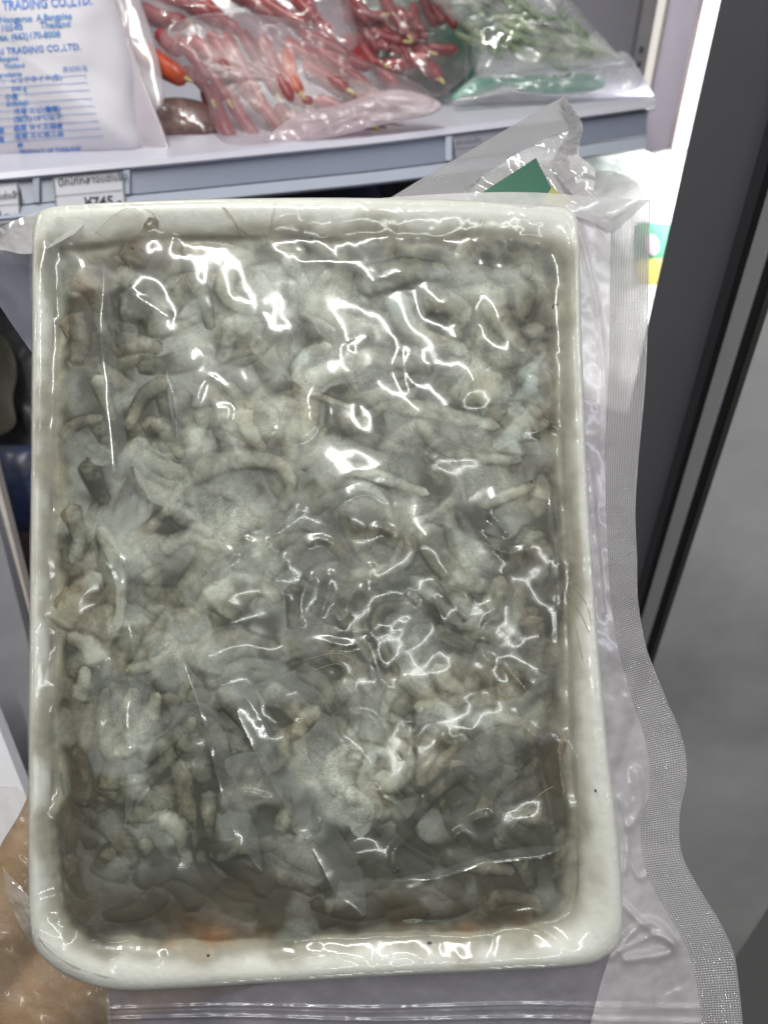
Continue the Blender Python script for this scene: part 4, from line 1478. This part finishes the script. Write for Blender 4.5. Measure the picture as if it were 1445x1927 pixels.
# dark space and packs below the shelf
m_navy = simple('navy_pack', (0.018, 0.022, 0.05), rough=.35, noise=.4, scale=14)
m_dkp = simple('dark_pack', (0.03, 0.03, 0.045), rough=.4, noise=.5, scale=18)
for i, (ct, mt, lb) in enumerate((
    ([(180,330),(420,318),(640,312),(700,330),(700,470),(180,480)], m_navy, 'dark navy frozen food bag under the shelf, behind the tray'),
    ([(640,312),(860,300),(1000,300),(1010,420),(900,470),(660,470)], m_dkp, 'dark frozen food bag under the shelf, right of the navy one'))):
    o, _ = puff('food_bag', ct, .74 + .03 * i, .03, mt, seed=40 + i)
    tag(o, lb, 'food bag')

# bright packs on the lower shelf at right
m_wbag = simple('white_bag', (0.86, 0.86, 0.84), rough=.35, noise=.06, scale=20)
root = empty('food_bag', P(1230, 620, .76), 'white bag with a green and yellow print, brightly lit beside the door post', 'food bag')
o, bv = puff('bag', [(1080,330),(1160,310),(1260,280),(1340,300),(1360,420),(1360,620),(1330,760),(1150,780),(1060,700),(1050,450)], .76, .05, m_wbag, root, seed=51)
lf_, _b = puff('printed_panel', [(1195,425),(1240,420),(1275,432),(1280,480),(1262,500),(1200,500)], .69, .003, simple('print_green', (0.04, 0.30, 0.15), rough=.4), root, seed=52)
puff('printed_panel', [(1195,492),(1235,486),(1262,492),(1256,522),(1235,536),(1200,530)], .688, .003, simple('print_yellow', (0.50, 0.44, 0.10), rough=.4), root, seed=53)
puff('printed_spot', [(1212,448),(1226,440),(1238,452),(1240,470),(1228,482),(1214,472)], .684, .002, simple('print_grey', (0.45, 0.36, 0.42), rough=.4), root, seed=54)
o, _ = puff('food_bag', [(1080,300),(1130,282),(1200,280),(1240,300),(1220,330),(1150,345),(1090,335)], .72, .02, simple('pale_bag', (0.70, 0.78, 0.72), rough=.4, noise=.2, scale=30), seed=55)
tag(o, 'pale green tinted bag lying under the right end of the shelf', 'food bag')

# upright, light tubes and side panel at right
root = empty('shelf_upright', P(1215, 150, .92), 'grey slotted shelf upright beside the thin light strip at upper right', 'shelf upright')
vbar('post', 1196, 1226, 90, .92, .02, simple('upright_grey', (0.16, 0.155, 0.165), rough=.4, metal=.3), root, -.35, .5)
for k in range(9):
    y = -20 + k * 27
    xx = 1212 - .165 * (y - 60)
    slab('slot', [(xx - 2.5, y + 8, .917), (xx + 2.5, y + 8, .917), (xx + 3.5, y, .917), (xx - 1.5, y, .917)], .004, m_black, root)
root = empty('side_light_strip', P(1238, 100, .90), 'thin warm white light strip beside the slotted upright', 'light strip')
vbar('diffuser', 1226, 1238, 90, .90, .01, emit('strip_glow', (1.0, .95, .88), 1.3), root, -.16, .5)
vbar('trim', 1238, 1242, 90, .897, .012, simple('strip_trim', (.30, .24, .22), rough=.4), root, -.16, .5)
tag(vbar('side_panel', 1242, 1322, 90, .90, .02, simple('side_panel', (0.62, 0.56, 0.66), rough=.4, noise=.03), None, -.7, .5), kind='structure')
root = empty('door_light_tube', P(1320, 100, .74), 'brightly glowing LED tube standing beside the dark door post', 'light tube')
vbar('diffuser', 1307, 1340, 90, .74, .012, emit('led_glow', (1.0, .99, 1.0), 3.2), root, -.34, .5)
vbar('trim', 1303, 1307, 90, .742, .012, simple('tube_trim', (.42, .36, .36), rough=.4), root, -.34, .5)
area('door_tube_light', P(1318, 420, .66), P(1200, 520, .76), .03, .5, 1.1, (1, .99, 1))

# ------------------------------------------------------------ door at right
door = empty('freezer_door', P(1380, 1500, .5), 'dark framed freezer door standing open along the right edge', 'door')
D0 = .52
vbar('post', 1262, 1404, 400, D0, .03, m_frame, door, -2.6, .5, .003, d2=.485)
vbar('gasket', 1374, 1390, 400, D0 - .018, .012, m_black, door, -2.6, .5, d2=.498)
vbar('trim', 1394, 1418, 400, .470, .02, simple('door_trim_dark', (0.030, 0.030, 0.036), rough=.4), door, -2.6, .5, .001, d2=.466)
vbar('gasket', 1418, 1430, 400, .468, .02, m_black, door, -2.6, .5, d2=.466)
vbar('trim', 1430, 1466, 400, .462, .02, m_frame2, door, -2.6, .5, .0015, d2=.455)
vbar('gasket', 1466, 1492, 400, .458, .02, m_black, door, -2.6, .5, d2=.455)
vbar('trim', 1490, 1506, 400, .452, .02, simple('door_trim_brown', (0.045, 0.04, 0.036), rough=.4), door, -2.6, .5, d2=.45)
gm = simple('door_glass', (0.66, 0.66, 0.66), rough=.38, noise=.2, scale=2.6, col2=(0.33, 0.33, 0.335), metal=.15, spec=.6)
vbar('glass', 1504, 2300, 400, .450, .012, gm, door, -2.6, .5, d2=.40)

# ------------------------------------------------------------ printed white bag at left
m_bagw = simple('frosty_white_bag', (0.66, 0.63, 0.69), rough=.5, noise=.05, scale=14, bump=.25, bscale=26, spec=.3)
pb = empty('printed_food_bag', P(120, 325, .55), 'white frozen food bag printed in blue, standing at the left end of the shelf', 'food bag')
bag, bb = puff('bag', [(-330,-330),(-100,-360),(80,-350),(150,-250),(190,-60),(232,30),(262,130),(264,190),(270,250),(276,284),(240,302),(0,322),(-330,345)], .60, .055, m_bagw, pb, seed=61, n=160, center=(-60, 30), flat=.28, nz=.10, wsc=120)
puff('bag_margin', [(150,-300),(200,-200),(250,-40),(285,60),(306,150),(306,200),(270,218),(262,250),(330,300),(240,306),(180,200),(150,0)], .575, .004, film('margin_film', haze=.6, hcol=(.82, .76, .82), rough=.15, gloss=1.5), pb, seed=62, n=120, center=(236, 60), back=False)
m_blue = simple('blue_ink', (0.06, 0.20, 0.62), rough=.5, noise=.1)
m_blue2 = simple('blue_ink_light', (0.07, 0.24, 0.62), rough=.5, noise=.1)
m_blue3 = simple('blue_ink_thin', (0.30, 0.38, 0.68), rough=.5, noise=.1)
A = R(-3.6)
print_text('THAI TRADING CO.,LTD.', -44, 22, 19, A, bb, m_blue, pb, bold=.024, sx=.76)
print_text('Nongprue  A.Bangplee', 0, 43, 12.5, A, bb, m_blue2, pb, bold=.022, sx=.88)
print_text('Rd. 10540', -26, 60, 12.5, A, bb, m_blue2, pb, bold=.022)
print_text('Thailand', 76, 53, 12.5, A, bb, m_blue2, pb, bold=.022)
print_text('170-8005-7 Fax. (662)170-8008', -84, 81, 12.5, A, bb, m_blue2, pb, bold=.024, sx=.92)
print_text('THAI TRADING CO.,LTD.', -28, 104, 13, A, bb, m_blue, pb, bold=.014, sx=.92)
print_text('Nongprue A.Bangplee', -56, 118, 8.5, A, bb, m_blue2, pb, sx=.9, bold=.02)
print_text('Thailand', 8, 128, 8.5, A, bb, m_blue2, pb, bold=.02)
print_text('Ingredients', -10, 145, 8.5, A, bb, m_blue2, pb, bold=.02)
print_text('原材料名', 118, 135, 9, A, bb, m_blue2, pb)
tl = []
for y in (146, 160, 174, 190, 204, 218, 233, 247, 262):
    xl = -70
    xr = 160 + (y - 140) * .28
    yr = y - 2
    yl = y + 9
    tl.append(((xl, yl), (xr, yr - 4), (xr, yr - 2.6), (xl, yl + 1.4)))
tl.append(((-70, 305), (196, 288), (196, 289.5), (-70, 306.5)))
tl.append(((160, 140), (161.5, 140), (198, 288), (196.5, 288)))
tl.append(((6, 152), (7.5, 152), (30, 300), (28.5, 300)))
strokes(tl, bb, m_blue3, pb, 'printed_table')
rows = [(20, 155, 'レッドホイド(魚)', m_blue2), (22, 171, '500 g', m_blue), (10, 187, '小麦', m_blue2), (12, 200, 'SHRIMP', m_blue2), (26, 214, '冷凍 エビ(養殖)', m_blue), (26, 229, '(加熱)-18℃以下', m_blue2),
        (26, 246, '品質 タイ王国産', m_blue), (-4, 251, '原', m_blue), (28, 261, '品質 エビ加工品', m_blue2), (-4, 268, '国', m_blue), (34, 278, 'M', m_blue), (38, 290, 'PRODUCT OF THAILAND', m_blue)]
for x, y, s, mt in rows: print_text(s, x, y, 9.5 if len(s) < 16 else 7.5, A, bb, mt, pb, bold=.02)
print_text('KEEP FROZEN BELOW -18 C   NET', -20, 312, 6.5, A, bb, m_blue2, pb)
bars = []
x = 118
while x < 194:
    w = random.choice([1.4, 2.2, 3.4])
    bars.append(((x, 304 - (x - 118) * .06), (x + w, 304 - (x + w - 118) * .06), (x + w, 290 - (x + w - 118) * .06), (x, 290 - (x - 118) * .06)))
    x += w + random.choice([1.2, 1.8, 2.6])
strokes(bars, bb, m_blue, pb, 'barcode')

# ------------------------------------------------------------ chilli bags
m_ch = [simple('chilli_red', (0.36, 0.04, 0.042), rough=.35, noise=.3, scale=30, coat=.2), simple('chilli_dark', (0.25, 0.03, 0.035), rough=.4, noise=.3, scale=30),
        simple('chilli_orange', (0.62, 0.10, 0.04), rough=.35, noise=.2, scale=30, coat=.2)]
m_stem = simple('chilli_stem', (0.62, 0.50, 0.22), rough=.6)


def chilli(p0, p1, w, d0, d1, mi, label, group, stem=True, bend=6):
    (x0, y0), (x1, y1) = p0, p1
    n = 16
    root = empty('chilli', P(x0, y0, d0), label, 'chilli', group)
    pts, rad = [], []
    nx_, ny_ = -(y1 - y0), (x1 - x0)
    ll = math.hypot(nx_, ny_) + 1e-6
    for i in range(n):
        t = i / (n - 1)
        b = math.sin(t * math.pi) * bend
        pts.append(P(x0 + (x1 - x0) * t + nx_ / ll * b, y0 + (y1 - y0) * t + ny_ / ll * b, d0 + (d1 - d0) * t))
        rad.append(max(.0006, w / 2 * d0 / FPX * (min(1, (t / .12 + .05)) ** .5) * (1 - .25 * t) * min(1, ((1 - t) / .10 + .12)) ** .5))
    tube('pod', pts, rad, m_ch[mi], root, world=True, K=10)
    if stem:
        e0, e1 = pts[-1], pts[-1] + (pts[-1] - pts[-3]).normalized() * .008
        tube('stem', [e0 - (e1 - e0) * .3, (e0 + e1) / 2, e1], [rad[-1] * .9 + .0008, .0016, .0012], m_stem, root, world=True, K=6)


GRP = 'red chillies in the clear bags on the shelf'
spec = [((262,92),(350,148),40,2,'bright orange red chilli beside the printed bag, its yellow stem end showing'),
        ((262,18),(352,42),32,1,'dark red chilli at upper left with its yellow stem end showing'),
        ((330,70),(392,150),26,0,0),((362,66),(430,190),24,0,0),((392,60),(470,170),24,0,0),((420,62),(500,205),26,0,0),((452,56),(522,180),24,1,0),
        ((494,66),(550,190),26,0,0),((540,96),(566,176),28,2,'glossy bright red chilli standing upright in the middle of the front bag'),((572,120),(655,170),30,0,0),((600,96),(690,160),28,0,0),
        ((390,160),(440,272),34,0,0),((424,150),(486,262),28,0,0),((470,180),(540,262),26,0,0),((520,200),(610,250),30,0,0),((590,190),(700,236),30,0,0),((640,170),(750,200),26,0,0),
        ((300,60),(340,100),24,1,0),((380,0),(450,60),28,0,0),((430,-20),(520,40),28,1,0),((480,-10),(580,50),28,0,0),((540,-20),(620,60),26,0,0),((350,10),(420,50),22,1,0),((330,-20),(400,30),26,0,0),
        ((580,-10),(610,60),22,1,0),((280,-20),(360,10),26,0,0),((560,60),(660,110),24,1,0),((345,130),(400,190),20,1,0),((440,120),(560,150),22,1,0),((600,50),(640,110),20,0,0)]
bagpoly = [(300,80),(380,45),(600,60),(680,115),(780,165),(800,195),(640,235),(440,262),(400,220),(360,160)]
for i in range(34):
    x, y = random.uniform(300, 780), random.uniform(50, 255)
    a = random.uniform(.3, 1.3)
    ln = random.uniform(60, 100)
    q0 = (x - math.cos(a) * ln / 2, y - math.sin(a) * ln / 2)
    q1 = (x + math.cos(a) * ln / 2, y + math.sin(a) * ln / 2)
    pz = np.array([q0, q1, (x, y)])
    if inside(pz[:, 0], pz[:, 1], bagpoly).all():
        spec.append((q0, q1, random.uniform(20, 28), random.choice([0, 0, 1]), 0))
for i, (a, b, w, mi, lb) in enumerate(spec):
    w = w * 1.15
    d = .60 + (0.03 if a[1] < 50 else 0) + random.uniform(0, .012)
    chilli(a, b, w, d + .015, d, mi, lb or 'frozen red chilli in the heap of clear bags between printed bag and pack', GRP if not lb else 'chillies that stand out in the heap', stem=bool(lb) or i % 3 == 0, bend=random.uniform(-8, 8))
for i in range(26):
    x, y = random.uniform(660, 860), random.uniform(-10, 130)
    a = random.uniform(-.3, 1.3)
    ln = random.uniform(60, 110)
    if (x - 640) / 240 + (-y + 150) / 900 > 1.1: continue
    chilli((x - math.cos(a) * ln / 2, y - math.sin(a) * ln / 2), (x + math.cos(a) * ln / 2, y + math.sin(a) * ln / 2), random.uniform(20, 30), .69 + random.uniform(0, .02), .68, random.choice([0, 1, 1]),
           'dark red chilli in the rear bag beside the green vegetable bag', 'red chillies in the rear bag', stem=i % 4 == 0)

fb = film('chilli_bag_film', haze=.11, hcol=(.74, .56, .60), rough=.34, gloss=1.2, wrinkle=1.0, wscale=22, patch=.18, pscale=26)
o, _ = puff('clear_food_bag', [(300,70),(360,30),(470,26),(600,50),(680,110),(790,160),(816,200),(700,232),(600,262),(470,276),(430,276),(400,230),(380,170),(330,120)], .59, .030, fb, seed=71, nz=.5, wsc=45)
tag(o, 'clear bag of frozen red chillies at the front edge of the shelf', 'food bag')
o, _ = puff('clear_food_bag', [(230,-60),(420,-90),(640,-80),(660,10),(670,90),(560,110),(420,80),(300,130),(262,60)], .635, .028, film('chilli_bag_film_rear', haze=.08, hcol=(.80, .62, .66), rough=.12, gloss=1.2, wrinkle=.8, wscale=22, patch=.22, pscale=26), seed=72, nz=.5, wsc=45)
tag(o, 'clear bag of red chillies behind the front chilli bag, cut by the top edge', 'food bag')
o, _ = puff('clear_food_bag', [(620,-60),(780,-80),(860,0),(884,100),(870,150),(790,196),(700,150),(650,60)], .70, .03, film('chilli_bag_film_side', haze=.08, hcol=(.66, .52, .56), rough=.12, gloss=1.6, wrinkle=.6, wscale=22, patch=.2, pscale=26), seed=73, nz=.5, wsc=45)
tag(o, 'clear bag of dark red chillies leaning against the green vegetable bag', 'food bag')
m_pgreen = simple('green_print', (0.008, 0.08, 0.045), rough=.4, noise=.3, scale=20)
o, _ = puff('food_bag', [(640,-120),(900,-120),(930,20),(900,120),(850,190),(740,180),(660,60)], .78, .02, m_pgreen, seed=74)
tag(o, 'dark green printed bag standing behind the red chillies', 'food bag')
o, _ = puff('food_bag', [(262,205),(300,186),(350,184),(400,200),(420,236),(400,262),(330,262),(290,262),(268,235)], .62, .012, simple('brown_dark_bag', (0.06, 0.03, 0.03), rough=.25, noise=.6, scale=40, col2=(.30, .20, .18), coat=.5), seed=75)
tag(o, 'small dark brown bag wedged between printed bag and chillies', 'food bag')
o, _ = puff('food_bag', [(560,215),(640,196),(740,168),(826,190),(815,215),(720,235),(610,262),(520,276),(500,262)], .583, .010, film('frosty_bag_hem', haze=.55, hcol=(.95, .84, .88), rough=.12, gloss=2, wrinkle=.7, wscale=25, patch=.3), seed=76, nz=.6, wsc=30)
tag(o, 'milky crumpled bag hem lying on the shelf edge below the chillies', 'food bag')

# ------------------------------------------------------------ green vegetable bag
m_bean = [simple('bean_green', (0.16, 0.26, 0.10), rough=.5, noise=.3, scale=40), simple('bean_pale', (0.40, 0.48, 0.30), rough=.5, noise=.3, scale=40)]
for i in range(46):
    t = random.random()
    x = 880 + 250 * random.random()
    ytop = np.interp(x, [860, 1000, 1100, 1150], [-30, -10, 50, 90])
    y = random.uniform(ytop, min(112, ytop + 110))
    a = random.uniform(-.2, .9)
    ln = random.uniform(40, 80)
    pts = [P(x + math.cos(a) * ln * (k / 8 - .5), y + math.sin(a) * ln * (k / 8 - .5) + 6 * math.sin(k / 8 * 3.1), .665 + random.uniform(0, .001) + (i % 5) * .003) for k in range(9)]
    rad = [.0035 * (.35 + .65 * math.sin((k + .6) / 9.2 * math.pi)) * (1 + .15 * math.sin(k * 2.6)) for k in range(9)]
    o = tube('green_bean', pts, rad, m_bean[i % 2], None, world=True, K=8)
    tag(o, 'frozen green bean pod inside the frosty bag right of the chillies', 'green bean', 'green beans in the frosty bag')
o, _ = puff('clear_food_bag', [(780,-60),(1000,-90),(1060,-20),(1110,40),(1160,100),(1180,118),(1100,128),(1000,134),(920,150),(888,132),(880,60),(830,20)], .665, .026, film('bean_bag_film', haze=.12, hcol=(.84, .86, .84), rough=.10, gloss=2.4, wrinkle=1.0, wscale=24, patch=.45, pscale=20), seed=81, nz=.5, wsc=40)
tag(o, 'frosty clear bag of green beans on the right half of the shelf', 'food bag')
m_teal = simple('teal_print', (0.015, 0.38, 0.23), rough=.35, noise=.15, scale=20)
root = empty('folded_food_bag', P(1000, 170, .68), 'flat clear bag with a bright green band lying under the bean bag', 'food bag')
puff('green_band', [(940,148),(1020,142),(1110,140),(1140,160),(1100,174),(1020,176),(960,166)], .675, .006, m_teal, root, seed=82)
puff('green_band', [(848,186),(890,150),(930,146),(950,160),(900,178)], .68, .005, m_teal, root, seed=83)
puff('film', [(850,196),(900,140),(1000,134),(1120,118),(1170,96),(1196,122),(1200,168),(1100,180),(1000,180),(940,172)], .665, .010, film('folded_bag_film', haze=.35, hcol=(.85, .83, .86), rough=.12, gloss=2, wrinkle=.8, wscale=24, patch=.2), root, seed=84, nz=.6, wsc=30, back=False)

# ------------------------------------------------------------ left side below the shelf
o, _ = puff('food_bag', [(-160,560),(0,540),(150,600),(180,760),(150,900),(0,900),(-160,880)], .80, .03, simple('dark_grey_pack', (0.075, 0.07, 0.075), rough=.35, noise=.7, scale=22, col2=(.02, .02, .022), coat=.3), seed=91)
tag(o, 'dark grey frozen food bag left of the tray', 'food bag')
o, _ = puff('food_bag', [(-80,640),(-10,622),(22,650),(34,700),(26,750),(30,800),(-10,822),(-80,800)], .74, .004, simple('tan_pack', (0.055, 0.05, 0.035), rough=.6, noise=.5, scale=30), seed=92)
tag(o, 'small tan packet leaning in front of the dark grey bag at left', 'food packet')
o, _ = puff('food_bag', [(-160,850),(0,838),(120,850),(140,960),(60,1000),(-160,990)], .72, .02, simple('blue_pack', (0.015, 0.03, 0.09), rough=.35, noise=.7, scale=25, col2=(.06, .06, .07), coat=.3), seed=93)
tag(o, 'dark blue frozen food bag at the left edge, below the grey one', 'food bag')
o, _ = puff('food_bag', [(-100,930),(40,940),(110,1000),(120,1200),(40,1180),(-80,1060)], .73, .02, simple('maroon_pack', (0.09, 0.06, 0.065), rough=.4, noise=.5, scale=25), seed=94)
tag(o, 'dull maroon bag behind the slanting lower shelf edge at left', 'food bag')
ls = empty('lower_shelf', P(0, 1200, .62), 'lower freezer shelf slanting down behind the left side of the tray', 'shelf')
slab('shelf_edge', [(-60, 760, .62), (110, 1420, .58), (126, 1420, .58), (-38, 760, .62)], .01, simple('cream_edge', (0.50, 0.45, 0.42), rough=.4), ls)
slab('price_rail', [(-400, 760, .615), (-400, 2300, .5), (330, 2300, .5), (-60, 760, .615)], .01, simple('lower_rail', (0.23, 0.225, 0.25), rough=.4, noise=.1), ls)
slab('sill', [(-320, 1300, .50), (-320, 2300, .46), (160, 1780, .46), (-40, 1270, .50)], .01, m_white, ls)
